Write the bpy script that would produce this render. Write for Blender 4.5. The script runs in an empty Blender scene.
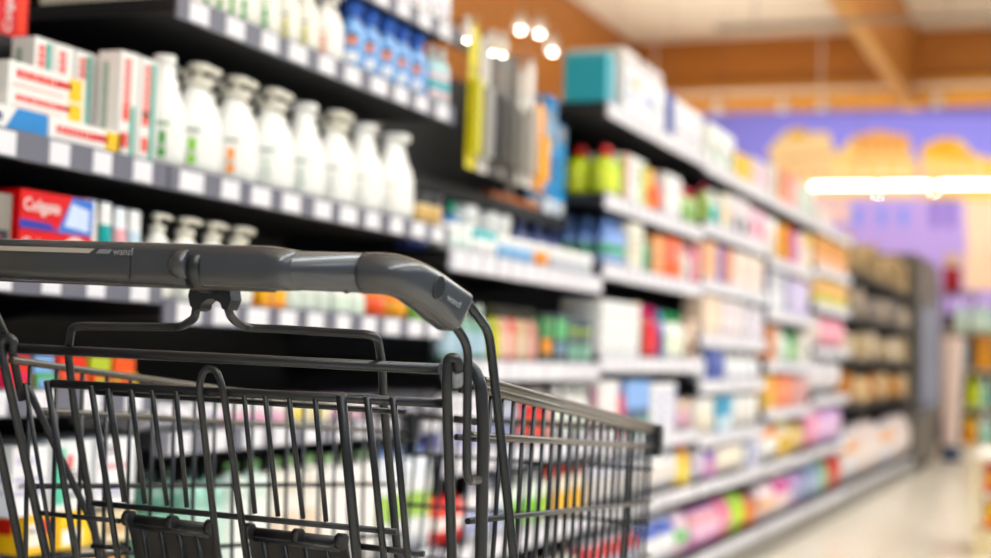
import bpy, bmesh, math, random
from mathutils import Matrix, Vector
random.seed(7)
sc = bpy.context.scene
COL = sc.collection
PI = math.pi

# ------------------------------------------------------------------ camera geometry
F = 1500.0; CX, CY = 495.5, 279.0; HC = 0.951
Av = Vector((1095-CX, -(374-CY), -F)).normalized()
Zv = Vector((1, -0.035, 0)).cross(Av).normalized()
if Zv.y < 0: Zv = -Zv
Xv = Av.cross(Zv).normalized()
def at(px, py, x=None, y=None, z=None):
    d = Vector((px-CX, -(py-CY), -F))
    r = Vector((d.dot(Xv), d.dot(Av), d.dot(Zv)))
    t = x/r.x if x is not None else y/r.y if y is not None else (z-HC)/r.z
    return Vector((r.x*t, r.y*t, HC+r.z*t))
XF = -1.495                       # front plane of the shelving
def Yp(px, x=XF): return at(px, 300, x=x).y

# ------------------------------------------------------------------ materials
def lin(h):
    if isinstance(h, str):
        h = h.lstrip('#'); v = [int(h[i:i+2], 16)/255 for i in (0, 2, 4)]
    else: v = h
    return [c/12.92 if c <= .04045 else ((c+.055)/1.055)**2.4 for c in v]
MATS = {}
def mat(h, rough=.45, metal=0.0, spec=.5, coat=0.0, noise=0.05):
    key = (h, rough, metal, coat)
    if key in MATS: return MATS[key]
    m = bpy.data.materials.new('mat_%s' % h.strip('#')); m.use_nodes = True
    nt = m.node_tree; b = nt.nodes['Principled BSDF']
    c = lin(h); l_ = .3*c[0]+.55*c[1]+.15*c[2]; c = [min(1, max(0, l_+(k-l_)*1.18)) for k in c]
    n = nt.nodes.new('ShaderNodeTexNoise'); n.inputs['Scale'].default_value = 40
    tc = nt.nodes.new('ShaderNodeTexCoord'); nt.links.new(tc.outputs['Object'], n.inputs['Vector'])
    mx = nt.nodes.new('ShaderNodeMix'); mx.data_type = 'RGBA'
    mx.inputs[6].default_value = (*[k*(1-noise) for k in c], 1); mx.inputs[7].default_value = (*[min(1, k*(1+noise)) for k in c], 1)
    nt.links.new(n.outputs['Fac'], mx.inputs[0]); nt.links.new(mx.outputs[2], b.inputs['Base Color'])
    b.inputs['Roughness'].default_value = rough; b.inputs['Metallic'].default_value = metal
    b.inputs['Specular IOR Level'].default_value = spec
    b.inputs['Coat Weight'].default_value = coat
    MATS[key] = m; return m
def emis(name, h, s):
    m = bpy.data.materials.new(name); m.use_nodes = True; nt = m.node_tree
    b = nt.nodes['Principled BSDF']; b.inputs['Base Color'].default_value = (.8, .8, .8, 1)
    b.inputs['Emission Color'].default_value = (*lin(h), 1); b.inputs['Emission Strength'].default_value = s
    return m
def wood(name, a, b_, axis, rough=.5, scale=1.0):
    m = bpy.data.materials.new(name); m.use_nodes = True; nt = m.node_tree; b = nt.nodes['Principled BSDF']
    tc = nt.nodes.new('ShaderNodeTexCoord'); mp = nt.nodes.new('ShaderNodeMapping')
    s = [14*scale]*3; s[axis] = .6*scale; mp.inputs['Scale'].default_value = s
    n = nt.nodes.new('ShaderNodeTexNoise'); n.inputs['Scale'].default_value = 1.2; n.inputs['Detail'].default_value = 5
    cr = nt.nodes.new('ShaderNodeValToRGB')
    cr.color_ramp.elements[0].position = .3; cr.color_ramp.elements[0].color = (*lin(a), 1)
    cr.color_ramp.elements[1].position = .7; cr.color_ramp.elements[1].color = (*lin(b_), 1)
    nt.links.new(tc.outputs['Object'], mp.inputs['Vector']); nt.links.new(mp.outputs[0], n.inputs['Vector'])
    nt.links.new(n.outputs['Fac'], cr.inputs[0]); nt.links.new(cr.outputs[0], b.inputs['Base Color'])
    b.inputs['Roughness'].default_value = rough
    return m

# ------------------------------------------------------------------ mesh builder
class MB:
    def __init__(self): self.v = []; self.f = []; self.fm = []; self.fs = []; self.m = []
    def mi(self, m):
        if m not in self.m: self.m.append(m)
        return self.m.index(m)
    def face(self, idx, m, s=False): self.f.append(idx); self.fm.append(self.mi(m)); self.fs.append(s)
    def box(self, x0, x1, y0, y1, z0, z1, m, sides=None):
        b = len(self.v)
        self.v += [(x0,y0,z0),(x1,y0,z0),(x1,y1,z0),(x0,y1,z0),(x0,y0,z1),(x1,y0,z1),(x1,y1,z1),(x0,y1,z1)]
        for q in ((0,3,2,1),(4,5,6,7),(0,1,5,4),(1,2,6,5),(2,3,7,6),(3,0,4,7)): self.face([b+i for i in q], m)
        return self
    def rbox(self, x0, x1, y0, y1, z0, z1, m, r=.004):
        # box with chamfered vertical and horizontal edges
        bm = bmesh.new(); bmesh.ops.create_cube(bm, size=1)
        for v in bm.verts: v.co = Vector(((x0+x1)/2+v.co.x*(x1-x0), (y0+y1)/2+v.co.y*(y1-y0), (z0+z1)/2+v.co.z*(z1-z0)))
        bmesh.ops.bevel(bm, geom=bm.edges[:], offset=r, segments=3, profile=.5, affect='EDGES')
        b = len(self.v); bm.verts.index_update()
        self.v += [tuple(v.co) for v in bm.verts]
        for f in bm.faces: self.face([b+v.index for v in f.verts], m, f.calc_area() < 6*r*max(x1-x0, y1-y0, z1-z0) and len(f.verts) <= 4 and False)
        bm.free(); return self
    def ring(self, pts): b = len(self.v); self.v += [tuple(p) for p in pts]; return list(range(b, b+len(pts)))
    def skin(self, rings, m, caps=True, smooth=True, closed=False):
        n = len(rings[0]); k = len(rings)
        for i in range(k if closed else k-1):
            a, b = rings[i], rings[(i+1) % k]
            for j in range(n):
                mm = m[i] if isinstance(m, list) else m
                self.face([a[j], a[(j+1) % n], b[(j+1) % n], b[j]], mm, smooth)
        if caps and not closed:
            self.face(rings[0][::-1], m[0] if isinstance(m, list) else m); self.face(rings[-1][:], m[-1] if isinstance(m, list) else m)
        return self
    def lathe(self, prof, m, cx=0, cy=0, sx=1, sy=1, n=20, ex=2.0, smooth=True):
        # prof [(r,z)], superellipse exponent ex
        rings = []
        for r, z in prof:
            pts = []
            for j in range(n):
                a = 2*PI*j/n; c, s = math.cos(a), math.sin(a)
                pts.append((cx+math.copysign(abs(c)**(2/ex), c)*r*sx, cy+math.copysign(abs(s)**(2/ex), s)*r*sy, z))
            rings.append(self.ring(pts))
        return self.skin(rings, m, smooth=smooth)
    def tube(self, pts, r, m, n=10, closed=False):
        pts = [Vector(p) for p in pts]; k = len(pts); rings = []; up = None
        for i, p in enumerate(pts):
            if closed: d = pts[(i+1) % k]-pts[i-1]
            else: d = pts[min(i+1, k-1)]-pts[max(i-1, 0)]
            d.normalize()
            if up is None:
                up = Vector((0,0,1)) if abs(d.z) < .9 else Vector((1,0,0))
            u = (up-d*up.dot(d))
            if u.length < 1e-4: u = d.orthogonal()
            u.normalize(); up = u; w = d.cross(u)
            rings.append(self.ring([p+(u*math.cos(2*PI*j/n)+w*math.sin(2*PI*j/n))*r for j in range(n)]))
        return self.skin(rings, m, closed=closed)
    def poly(self, pts, m): self.face(self.ring(pts), m); return self
    def prism(self, pts, dvec, m):
        a = self.ring(pts); b = self.ring([Vector(p)+Vector(dvec) for p in pts]); n = len(a)
        self.face(a[::-1], m); self.face(b, m)
        for j in range(n): self.face([a[j], a[(j+1) % n], b[(j+1) % n], b[j]], m)
        return self
    def build(self, name, parent=None, org=None):
        o_ = Vector(org) if org is not None else Vector((0,0,0))
        me = bpy.data.meshes.new(name)
        me.from_pydata([tuple(Vector(v)-o_) for v in self.v], [], self.f)
        for m in self.m: me.materials.append(m)
        me.polygons.foreach_set('material_index', self.fm); me.polygons.foreach_set('use_smooth', self.fs)
        bm = bmesh.new(); bm.from_mesh(me); bmesh.ops.recalc_face_normals(bm, faces=bm.faces[:]); bm.to_mesh(me); bm.free()
        me.update()
        o = bpy.data.objects.new(name, me); COL.objects.link(o)
        if parent: o.parent = parent
        elif org is not None: o.location = o_
        return o
def fillet(pts, r, seg=5):
    pts = [Vector(p) for p in pts]; out = [pts[0]]
    for i in range(1, len(pts)-1):
        p = pts[i]; a = (pts[i-1]-p); b = (pts[i+1]-p); rr = min(r, a.length*.48, b.length*.48)
        p0 = p+a.normalized()*rr; p1 = p+b.normalized()*rr
        for k in range(seg+1):
            t = k/seg; out.append(p0*(1-t)**2+p*2*t*(1-t)+p1*t*t)
    out.append(pts[-1]); return out
def empty(name, loc, rz=0):
    o = bpy.data.objects.new(name, None); COL.objects.link(o); o.location = loc; o.rotation_euler[2] = rz; o.empty_display_size = .05
    return o
def tag(o, label, cat, group=None, kind=None):
    o['label'] = label; o['category'] = cat
    if group: o['group'] = group
    if kind: o['kind'] = kind
    return o
def text(body, size, m, name, parent, mtx, extr=.0004, align='CENTER'):
    cu = bpy.data.curves.new(name, 'FONT'); cu.body = body; cu.size = size; cu.extrude = extr; cu.align_x = align; cu.align_y = 'CENTER'
    t = bpy.data.objects.new(name+'_tmp', cu); COL.objects.link(t)
    dg = bpy.context.evaluated_depsgraph_get(); me = bpy.data.meshes.new_from_object(t.evaluated_get(dg))
    bpy.data.objects.remove(t); me.name = name; me.materials.clear(); me.materials.append(m)
    o = bpy.data.objects.new(name, me); COL.objects.link(o); o.parent = parent; o.matrix_local = mtx
    return o
def copytree(o, parent=None):
    c = o.copy(); COL.objects.link(c)
    if parent: c.parent = parent; c.matrix_parent_inverse = o.matrix_parent_inverse.copy()
    for ch in list(o.children):
        copytree(ch, c)
    return c

# ------------------------------------------------------------------ the setting
def structure(o): o['kind'] = 'structure'; return o
m_floor = bpy.data.materials.new('floor_tiles'); m_floor.use_nodes = True
nt = m_floor.node_tree; b = nt.nodes['Principled BSDF']
tc = nt.nodes.new('ShaderNodeTexCoord'); br = nt.nodes.new('ShaderNodeTexBrick')
br.inputs['Color1'].default_value = (*lin('#ece5d6'), 1); br.inputs['Color2'].default_value = (*lin('#e6dcca'), 1); br.inputs['Mortar'].default_value = (*lin('#c9bca6'), 1)
br.inputs['Scale'].default_value = 1.0; br.inputs['Brick Width'].default_value = .25; br.inputs['Row Height'].default_value = 1.4; br.inputs['Mortar Size'].default_value = .002
nt.links.new(tc.outputs['Object'], br.inputs['Vector']); nt.links.new(br.outputs['Color'], b.inputs['Base Color'])
b.inputs['Roughness'].default_value = .2
structure(MB().box(-6, 4, -5, 20.2, -.1, 0, m_floor).build('floor'))
m_ceil = mat('#f0e6d2', .9)
structure(MB().box(-6, 4, -5, 20.2, 4.95, 5.05, m_ceil).build('ceiling'))
m_beamy = wood('glulam_along', '#a8661c', '#b87424', 1)
m_beamx = wood('glulam_across', '#a86418', '#b67222', 0)
m_beaml = wood('glulam_light', '#b87a20', '#c4862c', 0)
structure(MB().box(-6.1, -5.85, -5, 20.2, 0, 4.95, mat('#cdbfae', .8)).build('wall_left'))
structure(MB().box(-5.85, -5.5, -5, 19, 3.2, 4.95, m_beamy).build('trim_1'))                # timber beam along the left wall
structure(MB().box(-2.12, -1.99, -5, 18.2, 4.03, 4.95, m_beamy).box(-2.13, -1.98, -5, 18.2, 4.0, 4.03, wood('glulam_pale', '#d49838', '#e0a844', 1)).build('trim_2'))              # timber beam over the aisle, paler along its underside
xb = MB(); xb.box(-5.5, 4, 18.2, 18.5, 4.363, 4.95, m_beamx); structure(xb.build('trim_3'))
xb = MB(); xb.box(-5.5, 4, 18.1, 18.6, 4.081, 4.363, m_beaml); structure(xb.build('trim_4'))
structure(MB().box(-6, 4, 20.0, 20.2, 0, 4.95, mat('#d9cfc6', .8)).build('wall_far'))

# ------------------------------------------------------------------ mural on the far wall
mu_o = at(850, 180, y=19.97); mu = empty('wall_mural', (mu_o.x, 19.98, 1.5))
tag(mu, 'wide wall mural of golden town buildings under a violet blue sky', 'mural')
def mup(px, py, d=0): p = at(px, py, y=19.97-d); return (p.x, 19.97-d, p.z)
MO = mu.location.copy()
def mur(name, pts, h, d, rough=.7):
    MB().prism([mup(x, y, d) for x, y in pts], (0, .003, 0), mat(h, rough)).build(name, mu, MO)
mur('sky_panel', [(640,95),(1050,95),(1050,345),(640,345)], '#9694ee', 0)
mur('sky_band', [(640,95),(1050,95),(1050,116),(640,112)], '#7672c4', .004)
mur('lower_panel', [(770,196),(1050,192),(1050,345),(770,345)], '#b8a4e4', .004)
mur('painted_building', [(767,150),(783,133),(797,127),(808,132),(829,132),(834,150),(852,158),(852,198),(790,198),(776,178)], '#f4d8a6', .008)
mur('painted_building', [(832,160),(853,136),(909,136),(912,158),(918,160),(918,198),(832,198)], '#f6d490', .012)
mur('painted_roof', [(853,136),(878,130),(909,136),(909,150),(853,150)], '#e8b070', .016)
mur('painted_building', [(921,146),(941,138),(962,140),(972,153),(1040,172),(1040,200),(921,200)], '#f4cc78', .012)
mur('painted_building', [(965,200),(1040,200),(1040,290),(968,290)], '#f6dcc2', .008)
mur('painted_building', [(810,200),(850,200),(850,222),(820,224)], '#e6c8c4', .009)
mur('painted_cornice', [(853,158),(911,158),(911,161),(853,161)], '#d8a068', .018)
mur('painted_cornice', [(783,158),(832,152),(832,155),(783,161)], '#d8a874', .018)
mur('painted_gable', [(790,133),(797,127),(808,132),(808,138),(790,140)], '#e8bc58', .018)
mur('painted_stair_gable', [(921,146),(930,146),(930,142),(941,142),(941,138),(955,138),(955,150),(970,154),(970,160),(921,152)], '#ecb448', .018)
for x in (862, 872, 882, 892, 902): mur('painted_window', [(x-2.4,142),(x+2.4,142),(x+2.4,152),(x-2.4,152)], '#d89c60', .02)
for x in (795, 808, 821): mur('painted_window', [(x-2.4,166),(x+2.4,166),(x+2.4,178),(x-2.4,178)], '#e0b488', .018)
for x in (930, 946, 962, 978): mur('painted_window', [(x-3,163),(x+3,163),(x+3,176),(x-3,176)], '#f6e0b8', .018)
for x in (842, 862, 882, 902): mur('painted_window', [(x-3,166),(x+3,166),(x+3,177),(x-3,177)], '#fae6c0', .018)
for i, x in enumerate((858, 882, 903)): mur('painted_window', [(x-4,207),(x+4,207),(x+4,226),(x-4,226)], '#7f95ea', .012)
for x in (935, 950): mur('painted_window', [(x-5,198),(x+5,198),(x+5,228),(x-5,228)], '#8e7ccd', .012)
for x0, x1 in ((964,975),(980,1000)): mur('painted_spire', [(x0,290),(x0,258),((x0+x1)/2,238),(x1,258),(x1,290)], '#f0d2b8', .014)

# ------------------------------------------------------------------ lamps
m_tube = emis('lamp_tube', '#fff8f0', 9)
m_white = mat('#e8e6e4', .4); m_lampw = mat('#d8d4d0', .35)
def linear_lamp(p0, p1, label, name='linear_lamp', drop=None, group=None):
    p0, p1 = Vector(p0), Vector(p1); c = (p0+p1)/2; o = empty(name, c); tag(o, label, 'ceiling lamp', group)
    d = (p1-p0).normalized(); L = (p1-p0).length
    MB().tube([p0, p1], .016, m_tube, 12).build('light_tube', o, c)
    MB().tube([p0+Vector((0,0,.03)), p1+Vector((0,0,.03))], .012, m_lampw, 8).build('housing', o, c)
    for t in (.2, .8):
        q = p0.lerp(p1, t); MB().tube([q+Vector((0,0,.06)), (q.x, q.y, 4.95)], .003, mat('#77706a', .5), 6).build('suspension_wire', o, c)
    return o, c
pa, pb = at(812, 186, y=13), at(1060, 186, y=13)
linear_lamp(pa, (pb.x, 13, pa.z), 'bright white tube lamp hanging across the far end of the aisle')
for i, (x, dsc) in enumerate(((.75, 'long lamp row added out of view over the middle of the aisle'), (2.6, 'long lamp row added out of view right of the aisle'))):  # unseen rows put in to light the shelf fronts
    for j, (y0, y1) in enumerate(((-3, 2.5), (3.1, 8.6), (9.2, 14.7))):
        o, c = linear_lamp((x, y0, 3.35), (x, y1, 3.35), dsc + ', ' + ('nearest', 'middle', 'farthest')[j] + ' length')
        li = bpy.data.lights.new('added_row_light', 'AREA'); li.shape = 'RECTANGLE'; li.size = .25; li.size_y = 5.4; li.energy = (104 if i == 0 else 92)*(1, .86, .9)[j]; li.color = (.78, .91, 1.06)
        lo = bpy.data.objects.new('added_row_light', li); COL.objects.link(lo); lo.parent = o; lo.location = (0, 0, -.06)
        lo.rotation_euler = (0, math.radians(-12 if i else -18), 0)
        li = bpy.data.lights.new('ceiling_fill', 'AREA'); li.shape = 'RECTANGLE'; li.size = .25; li.size_y = 5.4; li.energy = 110; li.color = (1, .98, .95)  # added upward fill that brightens the ceiling
        lo = bpy.data.objects.new('ceiling_fill', li); COL.objects.link(lo); lo.parent = o; lo.location = (0, 0, .09); lo.rotation_euler = (0, PI, 0)
for j, (y0, y1) in enumerate(((9.4, 13.2), (13.4, 17.2))):  # rows added behind the shelves only to brighten the ceiling
    o, c = linear_lamp((-3.9, y0, 2.8), (-3.9, y1, 2.8), 'lamp row added over the next aisle to brighten the ceiling, out of sight, ' + ('nearer', 'farther')[j] + ' length')
    for nm, en, rx_, dz in (('added_row_light', 12, 0, -.06), ('ceiling_fill', 40, PI, .09)):
        li = bpy.data.lights.new(nm, 'AREA'); li.shape = 'RECTANGLE'; li.size = .25; li.size_y = 3.7; li.energy = en; li.color = (1, .98, .94)
        lo = bpy.data.objects.new(nm, li); COL.objects.link(lo); lo.parent = o; lo.location = (0, 0, dz); lo.rotation_euler = (0, rx_, 0)
def spot_lamp(p, label, on=False, size=.05, track_z=None, group=None, gl=.012):
    o = empty('spotlight', p); tag(o, label, 'spotlight', group)
    MB().lathe([(size*.75,-size*1.3),(size,-size*1.25),(size*.95,size*.6),(size*.5,size*1.1)], mat('#e6dcd2', .4), n=16).build('lamp_head', o)
    MB().tube([(0,0,size), (0,0,size*2.4)], .008, m_lampw, 8).build('stem', o)
    if on: MB().lathe([(gl,-size*1.42),(gl*1.02,-size*1.3)], emis('spot_glow', '#fff4e6', 40), n=16).build('lens', o)
    return o
# spotlights on a track under the cross beam
tz = at(820, 90, y=17.4).z
tr = MB().box(-5.4, 2, 17.38, 17.42, tz-.02, tz+.02, m_lampw)
for x in (-5, -3, -1, 1): tr.box(x-.01, x+.01, 17.39, 17.41, tz+.02, 4.95, m_lampw)
tag(tr.build('light_track'), 'thin pale light track below the far timber cross beam', 'light track')
for px, w in ((717,'leftmost'),(783,'second from left'),(823,'third from left'),(937,'rightmost')):
    p = at(px, 103, y=17.4); p.z = tz-.167
    spot_lamp(p, 'pale spotlight under the far light track, %s of four' % w, False, .06, group='spotlights on the far track')
tz2 = at(900, 19, y=11).z
tr = MB().box(-2.7, 2, 10.985, 11.015, tz2-.015, tz2+.015, mat('#8d857c', .4))
for x in (-2.4, -1, 1): tr.box(x-.004, x+.004, 10.995, 11.005, tz2+.015, 4.95, mat('#8d857c', .4))
tag(tr.build('light_track'), 'thin grey rail hung across below the ceiling, nearer of the two rails', 'light track')
for px, py, w in ((878,192,'left'),(934,190,'right')):
    spot_lamp(at(px, py-4, y=12.6), 'small lit spotlight hanging in front of the tube lamp, %s one' % w, True, .035, group='lit spotlights by the tube lamp')
for px, py, w in ((521,22,'left'),(540,26,'middle'),(553,44,'right')):
    spot_lamp(at(px, py, y=10), 'white spotlight against the timber wall beam, '+w, True, .045, gl=.012)
for px, py, w in ((467,32,'over the yellow hanging strip'),(493,45,'over the dark hanging cards, left of a pair'),(503,47,'over the dark hanging cards, right of a pair')):  # made-up glowing lenses that imitate bright metal glints
    spot_lamp(at(px, py, x=XF+.03), 'tiny made-up lamp for a glint '+w, True, .016, gl=.0035)

# ------------------------------------------------------------------ shelving
m_black = mat('#17171a', .6); m_back = mat('#383632', .7); m_railg = mat('#6c6c78', .4); m_railw = mat('#bbb9c6', .4); m_tagw = mat('#e4e3ea', .5)
m_plinth = mat('#7d7974', .5)
def bay(label, y0, y1, shelves, top, tags=9, rail=m_railg, depth=.45, base=.15, plinth=m_plinth, back=True, tagw=.6):
    RH0 = .038 if rail is m_railg else .05
    yc = (y0+y1)/2; O = Vector((XF-depth/2, yc, 0)); r = empty('shelving_bay', O); tag(r, label, 'shelving')
    x0 = XF-depth
    if back: MB().box(x0-.02, x0, y0+.002, y1-.002, base, top, m_back if rail is m_railg else m_black).build('back_panel', r, O)
    for y in (y0+.014, y1-.014): MB().box(x0-.05, x0-.021, y-.012, y+.012, 0, top, m_black).build('upright', r, O)
    MB().box(x0, XF, y0+.002, y1-.002, 0, base-.03, plinth).build('base_plinth', r, O)
    for s in shelves:
        RH = RH0; z, xf = s[0], s[1] if len(s) > 1 else XF
        rm = s[2] if len(s) > 2 else rail; nt_ = s[3] if len(s) > 3 else tags; d_ = s[4] if len(s) > 4 else 0
        sh = MB().box(x0+.001, xf-.006, y0+.004, y1-.004, z-.028, z, m_black)
        for yy in (y0+.03, y1-.034): sh.prism([(x0+.001, yy, z-.028), (x0+.15, yy, z-.028), (x0+.001, yy, z-.055)], (0, .004, 0), m_black)
        sh = sh.build('shelf', r, O)
        if rm is m_black: RH = .03
        MB().box(xf-.006, xf, y0+.004, y1-.004, z-RH, z+.005, rm).build('price_rail', sh, O)
        L = y1-y0-.03
        for k in range(nt_):
            w = L/nt_*(tagw*random.uniform(.85, 1.1)); yk = y0+.015+L*(k+.5)/nt_+random.uniform(-.006, .006)
            MB().box(xf, xf+.0012, yk-w/2, yk+w/2, z-RH+.003, z+.001, m_tagw).build('price_tag', sh, O)
    return r
BY = [.90, 2.19, 3.415, 4.665, 5.998, 7.331, 8.664, 10.0]
bay('low grey-railed toothpaste bay at the left edge of the photo', BY[0], BY[1], [(1.425, -1.62, m_black, 0), (1.253,), (1.053,), (.868,), (.56,), (.15,)], 1.95, tags=11, tagw=.42)
bay('grey-railed bay full of white lotion bottles behind the cart handle', BY[1], BY[2], [(1.755,), (1.555,), (1.253,), (1.02,), (.79,), (.47,), (.15,)], 2.0, tags=10)
bay('bay with hanging cards above and white jars below, left of the tall run', BY[2], BY[3], [(1.395, XF-.12, m_black, 0), (1.205, XF, m_railw), (.925, XF, m_railw), (.69, XF, m_railw), (.45,), (.15,)], 1.84, rail=m_railw, tags=12, tagw=.8)
T4 = [1.79, 1.487, 1.258, .95, .67, .445, .15]
T5 = [1.775, 1.52, 1.285, 1.055, .865, .645, .445, .15]
T6 = [1.775, 1.475, 1.21, .955, .715, .45, .15]
T7 = [1.775, 1.525, 1.31, 1.05, .76, .46, .15]
names = ['first', 'second', 'third', 'fourth']
for k, T in enumerate((T4, T5, T6, T7)):
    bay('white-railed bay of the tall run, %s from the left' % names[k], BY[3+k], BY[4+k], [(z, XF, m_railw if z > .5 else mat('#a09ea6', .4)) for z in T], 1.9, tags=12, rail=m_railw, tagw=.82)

# ------------------------------------------------------------------ products
def carton_parts(w, d, h, c, marks=(), side=None):
    mb = MB().box(-d, 0, -w/2, w/2, 0, h, mat(c, .4))
    rs = random.Random(repr((w, d, h, c, marks)))
    fine = []
    for q in range(rs.randint(2, 4)):      # small printed title and text bars
        a = rs.uniform(.08, .5); z0 = rs.uniform(.06, .86)
        fine.append((a, min(.94, a+rs.uniform(.15, .45)), z0, z0+rs.uniform(.02, .055), rs.choice(('#3c3c48','#6a4a5a','#4a5a7c','#8a4a3a','#5a6a58','#8c8a94','#a05a6a'))))
    for (a, b_, z0, z1, col) in fine:
        mb.box(0, .0011, -w/2+w*a, -w/2+w*b_, h*z0, h*z1, mat(col, .4))
    for (a, b_, z0, z1, col) in marks:
        mb.box(0, .0006, -w/2+w*a, -w/2+w*b_, h*z0, h*z1, mat(col, .4))
        if side: mb.box(-d+d*a*.9, -d+d*b_*.98, -w/2-.0006, -w/2, h*z0, h*z1, mat(col, .4))
    return mb
def P_carton(w, d, h, c, marks=(), side=True):
    return carton_parts(w, d, h, c, marks, side).build('carton'), 'carton'
def P_box(w, d, h, c, marks=(), side=True):
    o = carton_parts(w, d, h, c, marks, side).build('box'); return o, 'box'
def P_bottle(w, d, h, c, cap='#eeeeee', lab=None, lab2=None, parts=True, neck=.32, caph=.2, shoulder=.72):
    r = w/2; s = d/w; e = empty('bottle', (0,0,0)); zc = h*(1-caph)
    prof = [(r*.86,0),(r,.004),(r,zc*shoulder),(r*.93,zc*(shoulder+.12)),(r*.62,zc*.95),(r*neck,zc*.985),(r*neck,zc+.004)]
    cx = -d/2
    MB().lathe(prof, mat(c, .3), cx=cx, sx=s, ex=2.6, n=20).build('body', e)
    cr = r*max(.42, neck*1.15)
    MB().lathe([(cr,zc),(cr,h-.004),(cr*.85,h)], mat(cap, .35), cx=cx, sx=max(s, .6), n=16).build('cap', e)
    if lab:
        z0, z1 = zc*.16, zc*(shoulder-.06); mb = MB()
        mm = [mat(lab, .4)]*3
        zs = [z0, z0+(z1-z0)*.3, z0+(z1-z0)*.75, z1]
        if lab2: mm = [mat(lab, .4), mat(lab2, .4), mat(lab, .4)]
        rings = []
        for z in zs:
            pts = []
            for j in range(20):
                a = 2*PI*j/20; cc, ss = math.cos(a), math.sin(a); R = r+.0008
                pts.append((cx+math.copysign(abs(cc)**(2/2.6), cc)*R*s, math.copysign(abs(ss)**(2/2.6), ss)*R, z))
            rings.append(mb.ring(pts))
        mb.skin(rings, mm, caps=False); mb.build('label', e)
    return e, 'bottle'
def leafmark(mb, r, s, cx, z0, z1, wid, col, off=0.0, ex=2.3):
    # printed patch on the front right flank, follows the bottle surface
    for (za, zb) in ((z0, z1),):
        angs = [math.radians(a) for a in (-50-wid+off, -50-wid/3+off, -50+wid/3+off, -50+wid+off)]
        R = r+.0008
        def P(a, z):
            c, q = math.cos(a), math.sin(a)
            return (cx+math.copysign(abs(c)**(2/ex), c)*R*s, math.copysign(abs(q)**(2/ex), q)*R, z)
        for i in range(3):
            mb.face(mb.ring([P(angs[i], za), P(angs[i+1], za), P(angs[i+1], zb), P(angs[i], zb)]), mat(col, .4), True)
def P_pump(w, d, h, c, col1='#8cc63f', col2='#555555', pump='#e9e4d8', pumpon=True):
    r = w/2; s = d/w; cx = -d/2; e = empty('pump_bottle', (0,0,0)); hb = h*(.80 if pumpon else .93)
    prof = [(r*.80,0),(r*.95,.004),(r,h*.12),(r,h*.38),(r*.96,h*.5),(r*.84,h*.61),(r*.64,h*.71),(r*.46,hb-.008),(r*.42,hb)]
    body = MB().lathe(prof, mat(c, .32), cx=cx, sx=s, ex=2.3, n=24).build('body', e)
    mb = MB(); rr = r*1.0
    leafmark(mb, rr, s, cx, h*.10, h*.17, 11, col1); leafmark(mb, rr, s, cx, h*.21, h*.32, 9, col1); leafmark(mb, rr, s, cx, h*.37, h*.40, 18, col2); leafmark(mb, rr, s, cx, h*.185, h*.198, 16, col2)
    mb.build('printed_label', e)
    if pumpon:
        p = MB(); m = mat(pump, .4)
        p.lathe([(r*.42,hb-.002),(r*.47,hb),(r*.47,hb+h*.055),(r*.36,hb+h*.065)], m, cx=cx, n=16)
        p.lathe([(r*.14,hb+h*.06),(r*.14,h*.95)], m, cx=cx, n=10)
        p.lathe([(r*.30,h*.935),(r*.36,h*.95),(r*.33,h*.995),(r*.2,h)], m, cx=cx, n=14)
        p.tube([(cx, 0, h*.972), (cx+.006, r*.5, h*.975), (cx+.01, r*.92, h*.955)], r*.13, m, 8)
        p.build('pump_head', e)
    else:
        MB().lathe([(r*.43,hb-.002),(r*.47,hb),(r*.47,h-.003),(r*.42,h)], mat(pump, .4), cx=cx, n=16).build('cap', e)
    return e, 'bottle'
def P_tall(w, d, h, c, cap, band):      # waisted bottle with a flared cap
    r = w/2; s = d/w; cx = -d/2; e = empty('bottle', (0,0,0))
    MB().lathe([(r*.9,0),(r,.004),(r,h*.5),(r*.9,h*.62),(r*.6,h*.72),(r*.55,h*.74)], mat(c, .25), cx=cx, sx=s, ex=2.4).build('body', e)
    MB().lathe([(r*.56,h*.74),(r*.62,h*.80),(r*.78,h*.93),(r*.82,h*.985),(r*.7,h)], mat(cap, .25), cx=cx, sx=s, ex=2.2).build('cap', e)
    mb = MB(); leafmark(mb, r, s, cx, h*.12, h*.26, 34, '#f0f2f8', 0, 2.4); leafmark(mb, r, s, cx, h*.36, h*.46, 24, band, 0, 2.4); leafmark(mb, r*.99, s, cx, h*.47, h*.52, 30, '#20305c', 0, 2.4)
    mb.build('label', e); return e, 'bottle'
def P_tube(w, d, h, c, cap, band):
    e = empty('tube', (0,0,0)); r = w/2; mb = MB(); rings = []; cx = -d/2
    for z, ry, rx in ((h*.16, r*.82, d*.42), (h*.3, r*.9, d*.4), (h*.7, r, d*.22), (h*.93, r, .003), (h, r, .002)):
        rings.append(mb.ring([(cx+math.cos(2*PI*j/18)*rx, math.sin(2*PI*j/18)*ry, z) for j in range(18)]))
    mb.skin(rings, [mat(c, .3), mat(band, .3), mat(c, .3), mat(c, .3)]); mb.build('body', e)
    MB().lathe([(r*.7,0),(r*.74,.003),(r*.76,h*.15),(r*.6,h*.165)], mat(cap, .35), cx=cx, sx=min(1, d/w*1.1), n=16).build('cap', e)
    return e, 'tube'
def P_jar(w, d, h, c, lid, lab=None):
    e = empty('jar', (0,0,0)); r = w/2; cx = -r
    MB().lathe([(r*.9,0),(r,.004),(r,h*.64),(r*.92,h*.69)], [mat(c, .3), mat(lab or c, .35), mat(c, .3)], cx=cx, n=20).build('body', e)
    MB().lathe([(r*.98,h*.68),(r*1.0,h*.7),(r*1.0,h*.97),(r*.93,h)], mat(lid, .35), cx=cx, n=20).build('lid', e)
    return e, 'jar'
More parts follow.
